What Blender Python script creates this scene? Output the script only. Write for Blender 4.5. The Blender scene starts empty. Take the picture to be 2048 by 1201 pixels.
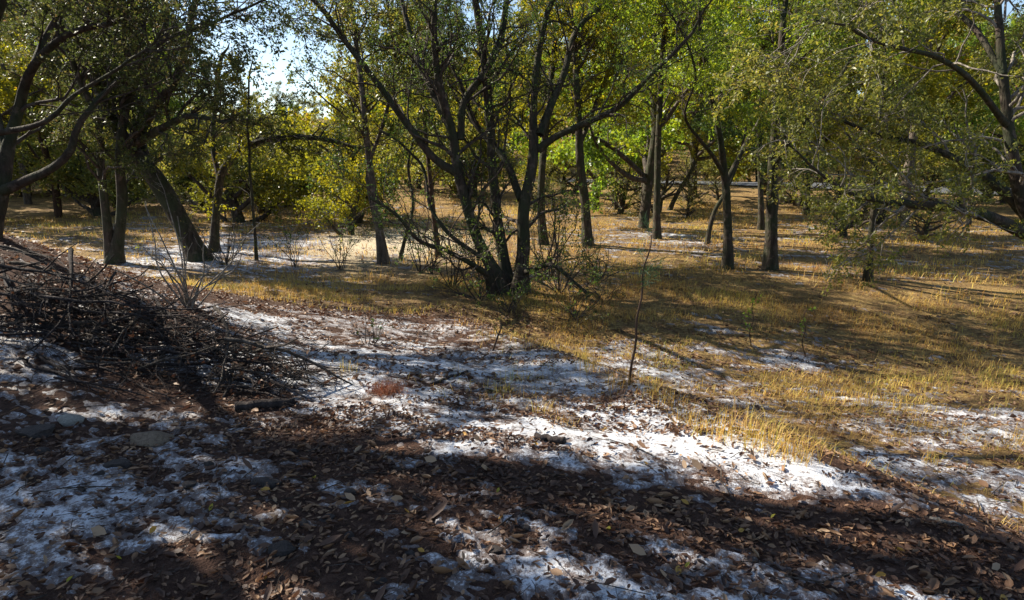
import bpy, math, random
import numpy as np
from mathutils import Vector

# ------------------------------------------------------------------ camera, world, sun, exposure
SC = bpy.context.scene
COL = SC.collection
F = 1250.0                      # focal length in photo pixels (photo is 2048 x 1201)
PITCH = math.radians(12.2)
EYE = np.array([0.0, 0.0, 1.65])
cd = bpy.data.cameras.new("camera")
cd.sensor_width = 36.0
cd.lens = 36.0 * F / 2048.0
cd.clip_start = 0.05
cd.clip_end = 3000
cam = bpy.data.objects.new("camera", cd)
COL.objects.link(cam)
cam.location = EYE
cam.rotation_euler = (math.pi / 2 - PITCH, 0, 0)
SC.camera = cam

SUN_AZ = math.radians(-62)      # from +Y, negative = to the left
SUN_EL = math.radians(38)
sun_dir = Vector((math.sin(SUN_AZ) * math.cos(SUN_EL), math.cos(SUN_AZ) * math.cos(SUN_EL), math.sin(SUN_EL)))
W = bpy.data.worlds.new("World")
SC.world = W
W.use_nodes = True
nt = W.node_tree
bg = nt.nodes["Background"]
sky = nt.nodes.new("ShaderNodeTexSky")
sky.sky_type = 'NISHITA'
sky.sun_disc = False
sky.sun_elevation = SUN_EL
sky.sun_rotation = SUN_AZ
sky.air_density = 1.0
sky.dust_density = 0.4
nt.links.new(sky.outputs[0], bg.inputs[0])
bg.inputs[1].default_value = 0.08
sl = bpy.data.lights.new("sun", 'SUN')
sl.energy = 5.0
sl.angle = math.radians(0.5)
sl.color = (1.0, 0.92, 0.78)
so = bpy.data.objects.new("sun", sl)
COL.objects.link(so)
so.rotation_euler = sun_dir.to_track_quat('Z', 'Y').to_euler()
so.location = (-20, 20, 30)
SC.view_settings.view_transform = 'Standard'
SC.view_settings.look = 'None'
SC.view_settings.gamma = 1.0
SC.view_settings.use_curve_mapping = False
SC.view_settings.exposure = 1.3
SC.cycles.max_bounces = 7
SC.cycles.diffuse_bounces = 4
SC.cycles.glossy_bounces = 2
SC.cycles.transmission_bounces = 4
SC.cycles.use_denoising = True

RNG = np.random.default_rng(7)
random.seed(7)

# ------------------------------------------------------------------ noise and terrain
_TAB = np.random.default_rng(11).random((16, 256, 256))


def vnoise(x, y, seed=0):
    t = _TAB[seed % 16]
    xi = np.floor(x).astype(int); yi = np.floor(y).astype(int)
    fx = x - xi; fy = y - yi
    fx = fx * fx * (3 - 2 * fx); fy = fy * fy * (3 - 2 * fy)
    a = t[xi & 255, yi & 255]; b = t[(xi + 1) & 255, yi & 255]
    c = t[xi & 255, (yi + 1) & 255]; d = t[(xi + 1) & 255, (yi + 1) & 255]
    return (a + (b - a) * fx) * (1 - fy) + (c + (d - c) * fx) * fy


def fbm(x, y, seed=0, oct=4, gain=0.5):
    s = 0.0; amp = 1.0; tot = 0.0
    for i in range(oct):
        s = s + amp * vnoise(x * 2 ** i + 17.3 * i, y * 2 ** i - 9.1 * i, seed + i)
        tot += amp; amp *= gain
    return s / tot


def sm(a, b, x):
    t = np.clip((x - a) / (b - a), 0, 1)
    return t * t * (3 - 2 * t)


def H(x, y):
    x = np.asarray(x, float); y = np.asarray(y, float)
    z = -0.62 * sm(2.8, 10.5, y) + 0.10 * sm(11, 20, y) + 0.9 * sm(22, 42, y)
    r = np.hypot(x, y)
    z = z + 8.0 * sm(52, 130, r) + 30 * sm(130, 600, r)
    z = z + 1.6 * np.exp(-((x + 7.8) / 3.5) ** 2 - ((y - 7.0) / 2.9) ** 2) * sm(1.5, 5.5, y)
    d = (x - 0.6) * 0.9 + (y - 5.5) * 0.44
    near = 1 - sm(7, 12, y)
    z = z - 0.50 * sm(0.0, 1.6, d) * near + 0.06 * np.exp(-(d / 0.35) ** 2) * near * sm(2, 3.5, y)
    z = z + 0.16 * (fbm(x / 3.1, y / 3.1, 1, 3) - 0.5)
    z = z + 0.05 * (fbm(x * 1.3, y * 1.3, 4, 3) - 0.5) + 0.018 * (fbm(x * 6, y * 6, 6, 2) - 0.5) * (r < 40)
    return z


cp, sp = math.cos(PITCH), math.sin(PITCH)
FWD = np.array([0, cp, -sp]); UP = np.array([0, sp, cp]); RIGHT = np.array([1.0, 0, 0])


def ray(px, py):
    v = FWD + RIGHT * (px - 1024) / F + UP * (600.5 - py) / F
    return v / np.linalg.norm(v)


def ground(px, py):
    """point of the ground seen along a photo pixel's direction"""
    v = ray(px, py)
    t = np.concatenate([np.arange(1.2, 30, 0.02), np.arange(30, 200, 0.1)])
    p = EYE + t[:, None] * v
    below = p[:, 2] < H(p[:, 0], p[:, 1])
    i = int(np.argmax(below)) if below.any() else len(t) - 1
    return p[i]


def at(px, py, Y):
    v = ray(px, py)
    return EYE + v * (Y - EYE[1]) / v[1]


# ------------------------------------------------------------------ zones in metres (places read off the photo)
def blob(x, y, cx, cy, rx, ry, ang=0.0):
    c, s = math.cos(ang), math.sin(ang)
    u = (x - cx) * c + (y - cy) * s
    v = -(x - cx) * s + (y - cy) * c
    return np.exp(-(u / rx) ** 2 - (v / ry) ** 2)


RID = math.atan2(4.5, -2.2)


def side(x, y):                 # >0: east of the crest, in the hollow
    return (x - 0.6) * 0.9 + (y - 5.5) * 0.44


def bank_line(x):               # y of the rim between leafy road shoulder and the snowy slope
    return np.interp(x, [-4, -1.6, -1.0, 0.0, 0.75, 1.6, 2.3, 4], [5.7, 4.05, 3.55, 3.0, 2.8, 2.72, 2.4, 1.5])


def cover(x, y):
    """snow cover 0..1"""
    d = side(x, y)
    bl = y - bank_line(x)
    c = np.full(np.shape(x), 0.25)
    c = np.where(y < 30, 0.33, 0.1)
    slope = sm(0.0, 0.35, bl) * (1 - sm(4.6, 6.5, y)) * (1 - sm(-0.15, 0.25, d)) * sm(-4.8, -3.6, x)
    c = c + 0.48 * slope
    fore = (1 - sm(-0.62, -0.28, bl))
    c = np.where(bl < 0, 0.30 + 0.27 * fore, c)
    mid = blob(x, y, -2.3, 6.8, 1.7, 1.6) + 0.7 * blob(x, y, 0.3, 6.4, 1.3, 0.9)
    c = c + 0.36 * np.clip(mid, 0, 1)
    c = c + 0.42 * blob(x, y, -7.6, 16, 2.6, 4.5) - 0.10 * blob(x, y, -3.4, 18.5, 2.2, 4.0)
    c = c + 0.24 * blob(x, y, 3.2, 4.2, 2.2, 1.2) + 0.15 * blob(x, y, 3.6, 6.2, 2.4, 1.2)
    c = c + 0.30 * blob(x, y, 4.5, 19, 2.2, 3.0)
    c = c + 0.22 * np.clip(blob(x, y, -4.4, 5.2, 1.6, 0.5, -0.6), 0, 1)
    c = c + 0.26 * blob(x, y, 1.9, 7.6, 1.3, 1.0) + 0.24 * blob(x, y, 3.9, 8.1, 1.3, 0.8) + 0.2 * blob(x, y, 2.6, 9.4, 1.0, 0.7) + 0.16 * blob(x, y, 5.0, 5.6, 2.0, 1.0)
    c = c - 0.22 * blob(x, y, 7.5, 9.3, 3.5, 2.6) - 0.25 * blob(x, y, 0.5, 10.5, 4.5, 1.6) - 0.2 * blob(x, y, -7.5, 7.5, 3, 2.5)
    c = c - 0.30 * blob(x, y, -1.45, 2.2, 0.75, 0.40) - 0.22 * blob(x, y, 1.9, 2.35, 0.9, 0.45) + 0.12 * blob(x, y, -2.0, 2.9, 0.7, 0.35)
    c = c - 0.2 * blob(x, y, -3.4, 4.5, 1.5, 0.45, -0.5)
    return c


def snow_f(x, y):
    bl = y - bank_line(x)
    a = -0.33
    u = x * math.cos(a) + y * math.sin(a); v = -x * math.sin(a) + y * math.cos(a)
    n = 0.28 * fbm(u * 0.8, v * 1.6, 3, 4, 0.55) + 0.37 * fbm(u * 2.8, v * 5.5, 8, 4, 0.7) + 0.35 * fbm(u * 12, v * 18, 5, 3, 0.8)
    n = (n - 0.5) * 2.5 + 0.5
    return cover(x, y) - n


def snow_z(x, y):
    return np.clip(snow_f(x, y) * 0.075, -0.02, 0.013)


def surf(x, y):
    return H(x, y) + np.maximum(snow_z(x, y), 0)


# ------------------------------------------------------------------ mesh helpers
def mesh_np(name, V, quads=None, tris=None, smooth=False, fattr=None, vattr=None):
    me = bpy.data.meshes.new(name)
    V = np.ascontiguousarray(V, np.float32)
    me.vertices.add(len(V)); me.vertices.foreach_set("co", V.ravel())
    parts = []; starts = []; tot = 0
    for arr in (quads, tris):
        if arr is not None and len(arr):
            arr = np.asarray(arr, np.int32); k = arr.shape[1]
            starts.append(tot + np.arange(len(arr)) * k); parts.append(arr.ravel()); tot += arr.size
    loops = np.concatenate(parts).astype(np.int32); st = np.concatenate(starts).astype(np.int32)
    me.loops.add(len(loops)); me.loops.foreach_set("vertex_index", loops)
    me.polygons.add(len(st)); me.polygons.foreach_set("loop_start", st)
    if smooth:
        me.polygons.foreach_set("use_smooth", np.ones(len(st), bool))
    for k, v in (fattr or {}).items():
        a = me.attributes.new(k, 'FLOAT', 'FACE'); a.data.foreach_set("value", np.ascontiguousarray(v, np.float32))
    for k, v in (vattr or {}).items():
        a = me.attributes.new(k, 'FLOAT', 'POINT'); a.data.foreach_set("value", np.ascontiguousarray(v, np.float32))
    me.update(calc_edges=True)
    return me


def obj(name, me, mat=None, parent=None, loc=None):
    o = bpy.data.objects.new(name, me)
    COL.objects.link(o)
    if mat is not None and not me.materials:
        me.materials.append(mat)
    if parent is not None:
        o.parent = parent
    if loc is not None:
        o.location = loc
    return o


def tag(o, label=None, cat=None, group=None, kind=None):
    if label: o["label"] = label
    if cat: o["category"] = cat
    if group: o["group"] = group
    if kind: o["kind"] = kind
    return o


def empty(name, loc):
    o = bpy.data.objects.new(name, None)
    o.empty_display_size = 0.2
    COL.objects.link(o); o.location = loc
    return o


def copy_tree(o, parent=None):
    c = o.copy(); COL.objects.link(c); c.parent = parent
    for ch in list(o.children):
        copy_tree(ch, c)
    return c


def norm(v):
    return v / np.maximum(np.linalg.norm(v, axis=-1, keepdims=True), 1e-9)


def tubes(P, R, m):
    """P (B,n,3), R (B,n) -> verts, quads of B tapered tubes of m sides"""
    B, n, _ = P.shape
    T = np.gradient(P, axis=1); T = norm(T)
    avg = norm(P[:, -1] - P[:, 0])
    ref = np.where(np.abs(avg[:, 2:3]) > 0.8, np.array([[1.0, 0, 0]]), np.array([[0, 0, 1.0]]))
    U = norm(np.cross(T, ref[:, None, :])); Vv = np.cross(T, U)
    a = np.arange(m) * 2 * math.pi / m
    ring = U[:, :, None, :] * np.cos(a)[None, None, :, None] + Vv[:, :, None, :] * np.sin(a)[None, None, :, None]
    V = P[:, :, None, :] + ring * (R[:, :, None, None] if R.ndim == 2 else R[:, :, :, None])
    idx = np.arange(B * n * m).reshape(B, n, m)
    q = np.stack([idx[:, :-1, :], np.roll(idx, -1, 2)[:, :-1, :], np.roll(idx, -1, 2)[:, 1:, :], idx[:, 1:, :]], -1)
    return V.reshape(-1, 3), q.reshape(-1, 4)


def join(parts):
    V = []; Q = []; off = 0
    for v, q in parts:
        V.append(v); Q.append(q + off); off += len(v)
    return np.concatenate(V), np.concatenate(Q)


def catmull(P, n):
    """resample rows (any columns) smoothly to n points"""
    P = np.asarray(P, float)
    if len(P) == 2:
        t = np.linspace(0, 1, n)[:, None]
        return P[0] * (1 - t) + P[1] * t
    E = np.vstack([2 * P[0] - P[1], P, 2 * P[-1] - P[-2]])
    d = np.linalg.norm(np.diff(P[:, :3], axis=0), axis=1); s = np.concatenate([[0], np.cumsum(d)])
    out = []
    for u in np.linspace(0, s[-1], n):
        i = min(int(np.searchsorted(s, u, side='right')) - 1, len(P) - 2)
        t = (u - s[i]) / max(d[i], 1e-9)
        p0, p1, p2, p3 = E[i], E[i + 1], E[i + 2], E[i + 3]
        out.append(0.5 * ((2 * p1) + (p2 - p0) * t + (2 * p0 - 5 * p1 + 4 * p2 - p3) * t * t + (3 * p1 - p0 - 3 * p2 + p3) * t ** 3))
    return np.array(out)


# ------------------------------------------------------------------ materials
def new_mat(name):
    m = bpy.data.materials.new(name); m.use_nodes = True
    t = m.node_tree
    return m, t, t.nodes["Principled BSDF"], t.nodes["Material Output"]


def ramp(t, stops, fac=None, interp='LINEAR'):
    r = t.nodes.new("ShaderNodeValToRGB")
    r.color_ramp.interpolation = interp
    els = r.color_ramp.elements
    while len(els) < len(stops):
        els.new(0.5)
    for e, (p, c) in zip(els, stops):
        e.position = p; e.color = (*c, 1)
    if fac is not None:
        t.links.new(fac, r.inputs[0])
    return r


def noise(t, scale, detail=4, rough=0.55, vec=None, dist=0.0):
    n = t.nodes.new("ShaderNodeTexNoise")
    n.inputs["Scale"].default_value = scale; n.inputs["Detail"].default_value = detail
    n.inputs["Roughness"].default_value = rough; n.inputs["Distortion"].default_value = dist
    if vec is not None:
        t.links.new(vec, n.inputs["Vector"])
    return n


def coords(t, scale=(1, 1, 1), which="Object"):
    tc = t.nodes.new("ShaderNodeTexCoord"); mp = t.nodes.new("ShaderNodeMapping")
    mp.inputs["Scale"].default_value = scale
    t.links.new(tc.outputs[which], mp.inputs["Vector"])
    return mp.outputs[0]


def mixc(t, fac, a, b, mode='MIX'):
    m = t.nodes.new("ShaderNodeMix"); m.data_type = 'RGBA'; m.blend_type = mode
    if isinstance(fac, float):
        m.inputs[0].default_value = fac
    else:
        t.links.new(fac, m.inputs[0])
    for i, s in ((6, a), (7, b)):
        if isinstance(s, tuple):
            m.inputs[i].default_value = (*s, 1)
        else:
            t.links.new(s, m.inputs[i])
    return m.outputs[2]


def bump(t, h, strength, dist, bsdf):
    b = t.nodes.new("ShaderNodeBump"); b.inputs["Strength"].default_value = strength
    b.inputs["Distance"].default_value = dist
    t.links.new(h, b.inputs["Height"]); t.links.new(b.outputs[0], bsdf.inputs["Normal"])


def leaf_mat(name, stops, trans=0.4, rough=0.5, spec=0.4):
    m, t, p, out = new_mat(name)
    a = t.nodes.new("ShaderNodeAttribute"); a.attribute_name = "v"
    r = ramp(t, stops, a.outputs["Fac"])
    t.links.new(r.outputs[0], p.inputs["Base Color"])
    p.inputs["Roughness"].default_value = rough
    p.inputs["Specular IOR Level"].default_value = spec
    if trans > 0:
        tr = t.nodes.new("ShaderNodeBsdfTranslucent")
        hs = t.nodes.new("ShaderNodeHueSaturation")
        hs.inputs["Hue"].default_value = 0.485; hs.inputs["Saturation"].default_value = 1.1; hs.inputs["Value"].default_value = 1.6
        t.links.new(r.outputs[0], hs.inputs["Color"]); t.links.new(hs.outputs[0], tr.inputs["Color"])
        mx = t.nodes.new("ShaderNodeMixShader"); mx.inputs[0].default_value = trans
        t.links.new(p.outputs[0], mx.inputs[1]); t.links.new(tr.outputs[0], mx.inputs[2])
        t.links.new(mx.outputs[0], out.inputs["Surface"])
    return m


def bark_mat(name, dark, light, moss=None, mossamt=0.0, scale=14):
    m, t, p, out = new_mat(name)
    v = coords(t, (1, 1, 0.22))
    n = noise(t, scale, 6, 0.65, v, 0.6)
    r = ramp(t, [(0.32, dark), (0.68, light)], n.outputs[0])
    col = r.outputs[0]
    if moss:
        n2 = noise(t, 2.2, 4, 0.6, coords(t))
        f = ramp(t, [(0.5 - 0.12, (0, 0, 0)), (0.62, (mossamt,) * 3)], n2.outputs[0])
        col = mixc(t, f.outputs[0], col, moss)
    n3 = noise(t, 7.0, 5, 0.65, coords(t))
    lich = ramp(t, [(0.56, (0, 0, 0)), (0.66, (0.5,) * 3)], n3.outputs[0])
    col = mixc(t, lich.outputs[0], col, tuple(min(1, c * 1.9 + 0.02) for c in light))
    t.links.new(col, p.inputs["Base Color"])
    p.inputs["Roughness"].default_value = 0.9
    p.inputs["Specular IOR Level"].default_value = 0.2
    bump(t, n.outputs[0], 1.0, 0.05, p)
    return m


M = {}
M["bark_oak"] = bark_mat("bark_oak", (0.022, 0.016, 0.012), (0.085, 0.062, 0.048), (0.035, 0.055, 0.022), 0.6)
M["bark_grey"] = bark_mat("bark_grey", (0.04, 0.032, 0.026), (0.17, 0.135, 0.105))
M["bark_pine"] = bark_mat("bark_pine", (0.028, 0.019, 0.014), (0.11, 0.065, 0.042), scale=9)
M["twig"] = bark_mat("twig_bark", (0.03, 0.023, 0.018), (0.11, 0.088, 0.07), scale=20)
M["twig_pale"] = bark_mat("twig_pale", (0.10, 0.085, 0.07), (0.34, 0.30, 0.25), scale=20)
M["deadwood"] = bark_mat("deadwood", (0.014, 0.010, 0.009), (0.06, 0.045, 0.04), scale=18)
M["leaf_oak"] = leaf_mat("leaf_live_oak", [(0, (0.025, 0.05, 0.016)), (0.5, (0.06, 0.105, 0.024)), (0.85, (0.12, 0.15, 0.03)), (1, (0.17, 0.125, 0.045))], 0.42, 0.5, 0.3)
M["leaf_dark"] = leaf_mat("leaf_dark_oak", [(0, (0.03, 0.042, 0.016)), (0.5, (0.065, 0.085, 0.024)), (0.8, (0.115, 0.105, 0.035)), (1, (0.14, 0.09, 0.045))], 0.42, 0.52, 0.28)
M["leaf_yellow"] = leaf_mat("leaf_autumn_oak", [(0, (0.075, 0.095, 0.018)), (0.5, (0.185, 0.19, 0.026)), (0.82, (0.30, 0.275, 0.03)), (1, (0.27, 0.16, 0.04))], 0.55, 0.5, 0.3)
M["leaf_green"] = leaf_mat("leaf_fresh_green", [(0, (0.06, 0.12, 0.02)), (0.5, (0.16, 0.24, 0.035)), (1, (0.32, 0.34, 0.04))], 0.52, 0.42, 0.45)
M["leaf_olive"] = leaf_mat("leaf_olive", [(0, (0.045, 0.06, 0.018)), (0.35, (0.10, 0.12, 0.028)), (0.6, (0.20, 0.21, 0.04)), (0.82, (0.28, 0.25, 0.06)), (1, (0.20, 0.12, 0.06))], 0.46, 0.45, 0.4)
M["needle"] = leaf_mat("pine_needle", [(0, (0.02, 0.05, 0.02)), (1, (0.06, 0.11, 0.035))], 0.2, 0.5, 0.3)
M["litter"] = leaf_mat("dead_leaf", [(0, (0.045, 0.024, 0.017)), (0.35, (0.105, 0.054, 0.031)), (0.6, (0.185, 0.10, 0.052)), (0.82, (0.29, 0.175, 0.095)), (0.95, (0.33, 0.22, 0.13)), (0.985, (0.40, 0.22, 0.04)), (1, (0.35, 0.30, 0.04))], 0.12, 0.6, 0.35)
M["straw"] = leaf_mat("dry_grass", [(0, (0.20, 0.11, 0.045)), (0.3, (0.42, 0.26, 0.075)), (0.62, (0.62, 0.45, 0.13)), (0.82, (0.50, 0.42, 0.09)), (1, (0.24, 0.27, 0.05))], 0.35, 0.6, 0.3)
M["needle_red"] = leaf_mat("dry_needles", [(0, (0.10, 0.035, 0.02)), (1, (0.29, 0.105, 0.045))], 0.15, 0.6, 0.2)


def ground_material():
    m, t, p, out = new_mat("forest_floor")
    v = coords(t)
    at_ = t.nodes.new("ShaderNodeAttribute"); at_.attribute_name = "straw"
    n1 = noise(t, 2.2, 6, 0.65, v); n2 = noise(t, 22, 5, 0.7, v); n3 = noise(t, 90, 3, 0.6, v)
    soil = ramp(t, [(0.3, (0.035, 0.019, 0.014)), (0.5, (0.075, 0.04, 0.027)), (0.72, (0.14, 0.08, 0.055))], n2.outputs[0])
    straw = ramp(t, [(0.30, (0.10, 0.055, 0.026)), (0.48, (0.31, 0.195, 0.07)), (0.68, (0.54, 0.39, 0.15))], n2.outputs[0])
    patch = ramp(t, [(0.35, (0.25,) * 3), (0.65, (1, 1, 1))], n1.outputs[0])
    f = t.nodes.new("ShaderNodeMath"); f.operation = 'MULTIPLY'
    t.links.new(at_.outputs["Fac"], f.inputs[0]); t.links.new(patch.outputs[0], f.inputs[1])
    col = mixc(t, f.outputs[0], soil.outputs[0], straw.outputs[0])
    pa = t.nodes.new("ShaderNodeAttribute"); pa.attribute_name = "pale"  # bare straw of the clearing, lightened further to paint in its sunlight
    pale = ramp(t, [(0.3, (0.46, 0.37, 0.24)), (0.6, (0.66, 0.57, 0.41))], n2.outputs[0])
    col = mixc(t, pa.outputs["Fac"], col, pale.outputs[0])
    t.links.new(col, p.inputs["Base Color"])
    p.inputs["Roughness"].default_value = 0.95; p.inputs["Specular IOR Level"].default_value = 0.15
    ad = t.nodes.new("ShaderNodeMath"); ad.operation = 'ADD'
    t.links.new(n2.outputs[0], ad.inputs[0]); t.links.new(n3.outputs[0], ad.inputs[1])
    bump(t, ad.outputs[0], 1.0, 0.03, p)
    return m


def snow_material():
    """granular snow; where the layer is thin (attribute d) grains of soil and needles show through"""
    m, t, p, out = new_mat("hail_snow")
    v = coords(t)
    vo = t.nodes.new("ShaderNodeTexVoronoi"); vo.inputs["Scale"].default_value = 150
    t.links.new(v, vo.inputs["Vector"])
    n = noise(t, 55, 4, 0.75, v); n0 = noise(t, 9, 5, 0.7, v); n2 = noise(t, 26, 3, 0.6, v)
    d = t.nodes.new("ShaderNodeAttribute"); d.attribute_name = "d"
    mx = t.nodes.new("ShaderNodeMath"); mx.operation = 'MULTIPLY_ADD'
    t.links.new(d.outputs["Fac"], mx.inputs[0]); mx.inputs[1].default_value = -0.34
    t.links.new(n.outputs[0], mx.inputs[2])
    thin = ramp(t, [(0.24, (0, 0, 0)), (0.42, (0.9,) * 3)], mx.outputs[0])
    dirt = ramp(t, [(0.42, (0, 0, 0)), (0.66, (0.75,) * 3)], n0.outputs[0])
    spk = ramp(t, [(0.62, (0, 0, 0)), (0.68, (0.85,) * 3)], n2.outputs[0])
    col = mixc(t, dirt.outputs[0], (0.60, 0.62, 0.66), (0.30, 0.27, 0.25))
    col = mixc(t, spk.outputs[0], col, (0.12, 0.08, 0.06))
    col = mixc(t, thin.outputs[0], col, (0.085, 0.05, 0.036))
    t.links.new(col, p.inputs["Base Color"])
    p.inputs["Roughness"].default_value = 0.5
    p.inputs["Specular IOR Level"].default_value = 0.4
    ad = t.nodes.new("ShaderNodeMath"); ad.operation = 'MULTIPLY_ADD'
    t.links.new(vo.outputs["Distance"], ad.inputs[0]); ad.inputs[1].default_value = -0.35
    t.links.new(n.outputs[0], ad.inputs[2])
    bump(t, ad.outputs[0], 0.7, 0.010, p)
    return m


def rock_material(name, a, b):
    m, t, p, out = new_mat(name)
    v = coords(t)
    n = noise(t, 9, 7, 0.65, v, 0.5)
    r = ramp(t, [(0.3, a), (0.7, b)], n.outputs[0])
    t.links.new(r.outputs[0], p.inputs["Base Color"]); p.inputs["Roughness"].default_value = 0.85
    bump(t, n.outputs[0], 1.0, 0.12, p)
    return m


M["ground"] = ground_material()
M["snow"] = snow_material()
M["rock_white"] = rock_material("rock_white", (0.38, 0.35, 0.29), (0.72, 0.69, 0.61))
M["rock_tan"] = rock_material("rock_tan", (0.20, 0.135, 0.085), (0.46, 0.34, 0.23))
M["rock_dark"] = rock_material("rock_dark", (0.035, 0.028, 0.026), (0.12, 0.085, 0.07))
M["road"] = rock_material("asphalt", (0.06, 0.062, 0.068), (0.12, 0.125, 0.135))
M["cut_wood"] = rock_material("cut_wood", (0.20, 0.12, 0.06), (0.36, 0.24, 0.13))

# ------------------------------------------------------------------ ground, snow, road
def straw_zone(x, y):
    d = side(x, y)
    s = sm(0.1, 0.9, d) * sm(2.5, 4.5, y)
    s = np.maximum(s, sm(8.2, 10.5, y) * sm(-6.5, -4, x + 0.15 * y))
    s = np.maximum(s, sm(12, 15, y))
    return np.clip(s, 0, 1)


def polar_grid(rs, ths):
    R_, T_ = np.meshgrid(rs, ths, indexing='ij')
    x = R_ * np.sin(T_); y = R_ * np.cos(T_)
    n, k = R_.shape
    idx = np.arange(n * k).reshape(n, k)
    q = np.stack([idx[:-1, :-1], idx[:-1, 1:], idx[1:, 1:], idx[1:, :-1]], -1).reshape(-1, 4)
    return x.ravel(), y.ravel(), q


rs = np.concatenate([[0.0], np.geomspace(0.8, 700, 265)])
fr = np.radians(np.linspace(-66, 66, 270)); bk = np.radians(np.linspace(66, 294, 60)[1:])
gx, gy, gq = polar_grid(rs, np.concatenate([fr, bk]))
gz = H(gx, gy)
GROUND = obj("ground", mesh_np("ground", np.stack([gx, gy, gz], 1), gq[:, ::-1], smooth=True, vattr={"straw": straw_zone(gx, gy), "pale": np.clip(1.3 * blob(gx, gy, -3.6, 18.3, 2.4, 3.6), 0, 0.9)}), M["ground"])  # pale marks the clearing, where sun brightness is put into the colour
tag(GROUND, "uneven woodland floor of red-brown soil and straw-coloured ground", "ground", kind="structure")

sx, sy, sq = polar_grid(np.geomspace(1.3, 30, 450), np.radians(np.linspace(-57, 57, 590)))
sf = snow_f(sx, sy)
sz = H(sx, sy) + np.clip(sf * 0.075, -0.02, 0.013) + 0.003 * (fbm(sx * 14, sy * 14, 5, 2) - 0.5)
keep = (sf[sq] > -0.04).any(1)
sq = sq[keep]
used, inv = np.unique(sq.ravel(), return_inverse=True)
snow = obj("snow", mesh_np("snow", np.stack([sx, sy, sz], 1)[used], inv.reshape(-1, 4)[:, ::-1], smooth=True, vattr={"d": np.clip(sf[used] / 0.5, 0, 1)}), M["snow"])
tag(snow, "thin patches of granular white snow lying on the soil", "snow", kind="stuff")


def ribbon(name, centre, width, mat, lift):
    c = catmull(np.array(centre, float), 60)
    t = norm(np.gradient(c, axis=0)); nrm = np.stack([t[:, 1], -t[:, 0]], 1)
    ws = np.linspace(-width / 2, width / 2, 9)
    P = c[:, None, :2] + nrm[:, None, :] * ws[None, :, None]
    zc = H(c[:, 0], c[:, 1])
    z = H(P[..., 0], P[..., 1]) + lift
    V = np.concatenate([P, z[..., None]], -1).reshape(-1, 3)
    idx = np.arange(60 * 9).reshape(60, 9)
    q = np.stack([idx[:-1, :-1], idx[1:, :-1], idx[1:, 1:], idx[:-1, 1:]], -1).reshape(-1, 4)
    return obj(name, mesh_np(name, V, q, smooth=True), mat)


road = ribbon("road", [(2, 52), (10, 46), (18, 40), (28, 35), (42, 31), (60, 28)], 5.0, M["road"], 0.09)
tag(road, "grey asphalt road crossing behind the oak wood", "road", kind="structure")


# ------------------------------------------------------------------ tree growth
def walk(start, d, length, n, wig, trop, rng):
    """B wandering paths of n points: start (B,3), d (B,3), length (B,)"""
    B = len(start)
    P = np.empty((B, n, 3)); P[:, 0] = start; cur = norm(d)
    for i in range(1, n):
        P[:, i] = P[:, i - 1] + cur * (length / (n - 1))[:, None]
        cur = norm(cur + rng.normal(0, wig, (B, 3)) + np.asarray(trop)[None, :])
    return P


def spawn(P, R, per_m, t0, length, ang, rfac, n, wig, trop, rng, rmin=0.003, upbias=0.0, taper=0.45):
    """side branches on paths P (B,k,3), radii R (B,k)"""
    B, k, _ = P.shape
    seg = np.linalg.norm(np.diff(P, axis=1), axis=2).sum(1)
    cnt = rng.poisson(np.maximum(seg * per_m * (1 - t0), 0.01))
    own = np.repeat(np.arange(B), cnt)
    if len(own) == 0:
        return np.zeros((0, n, 3)), np.zeros((0, n))
    t = t0 + (1 - t0) * rng.random(len(own)) ** 0.85
    f = t * (k - 1); i = np.minimum(f.astype(int), k - 2); fr_ = (f - i)[:, None]
    pos = P[own, i] * (1 - fr_) + P[own, i + 1] * fr_
    rad = R[own, i] * (1 - fr_[:, 0]) + R[own, i + 1] * fr_[:, 0]
    tan = norm(P[own, i + 1] - P[own, i])
    rnd = norm(rng.normal(0, 1, (len(own), 3))); perp = norm(rnd - tan * (rnd * tan).sum(1, keepdims=True))
    a = rng.uniform(ang[0], ang[1], len(own))[:, None]
    d = tan * np.cos(a) + perp * np.sin(a); d[:, 2] += upbias
    L = rng.uniform(length[0], length[1], len(own)) * (1 - taper * t)
    r0 = np.clip(rad * rfac * rng.uniform(0.7, 1.1, len(own)), rmin, None)
    C = walk(pos, d, L, n, wig, trop, rng)
    RR = r0[:, None] * np.linspace(1, 0.35, n)[None, :]
    return C, RR


def leaves(paths, per, size, wid, rng, spread=0.02, up=0.5, t0=0.15, droop=0.0, fold=0.12):
    B, k, _ = paths.shape
    cnt = rng.poisson(per, B); own = np.repeat(np.arange(B), cnt); N = len(own)
    f = (t0 + (1 - t0) * rng.random(N)) * (k - 1); i = np.minimum(f.astype(int), k - 2); w = (f - i)[:, None]
    pos = paths[own, i] * (1 - w) + paths[own, i + 1] * w + rng.normal(0, spread, (N, 3))
    tan = norm(paths[own, i + 1] - paths[own, i])
    a = norm(tan * 0.6 + rng.normal(0, 0.7, (N, 3)) - np.array([0, 0, droop]))
    nn = norm(rng.normal(0, 1, (N, 3)) + np.array([0, 0, up]))
    s = norm(np.cross(a, nn)); nn = np.cross(s, a)
    L = size * rng.uniform(0.6, 1.25, N)[:, None]; Wd = L * wid
    V = np.stack([pos, pos + a * L * 0.45 + s * Wd * 0.5 + nn * L * fold, pos + a * L, pos + a * L * 0.45 - s * Wd * 0.5 + nn * L * fold], 1)
    return V.reshape(-1, 3), np.arange(4 * N).reshape(N, 4), tone(pos, rng)


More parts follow.
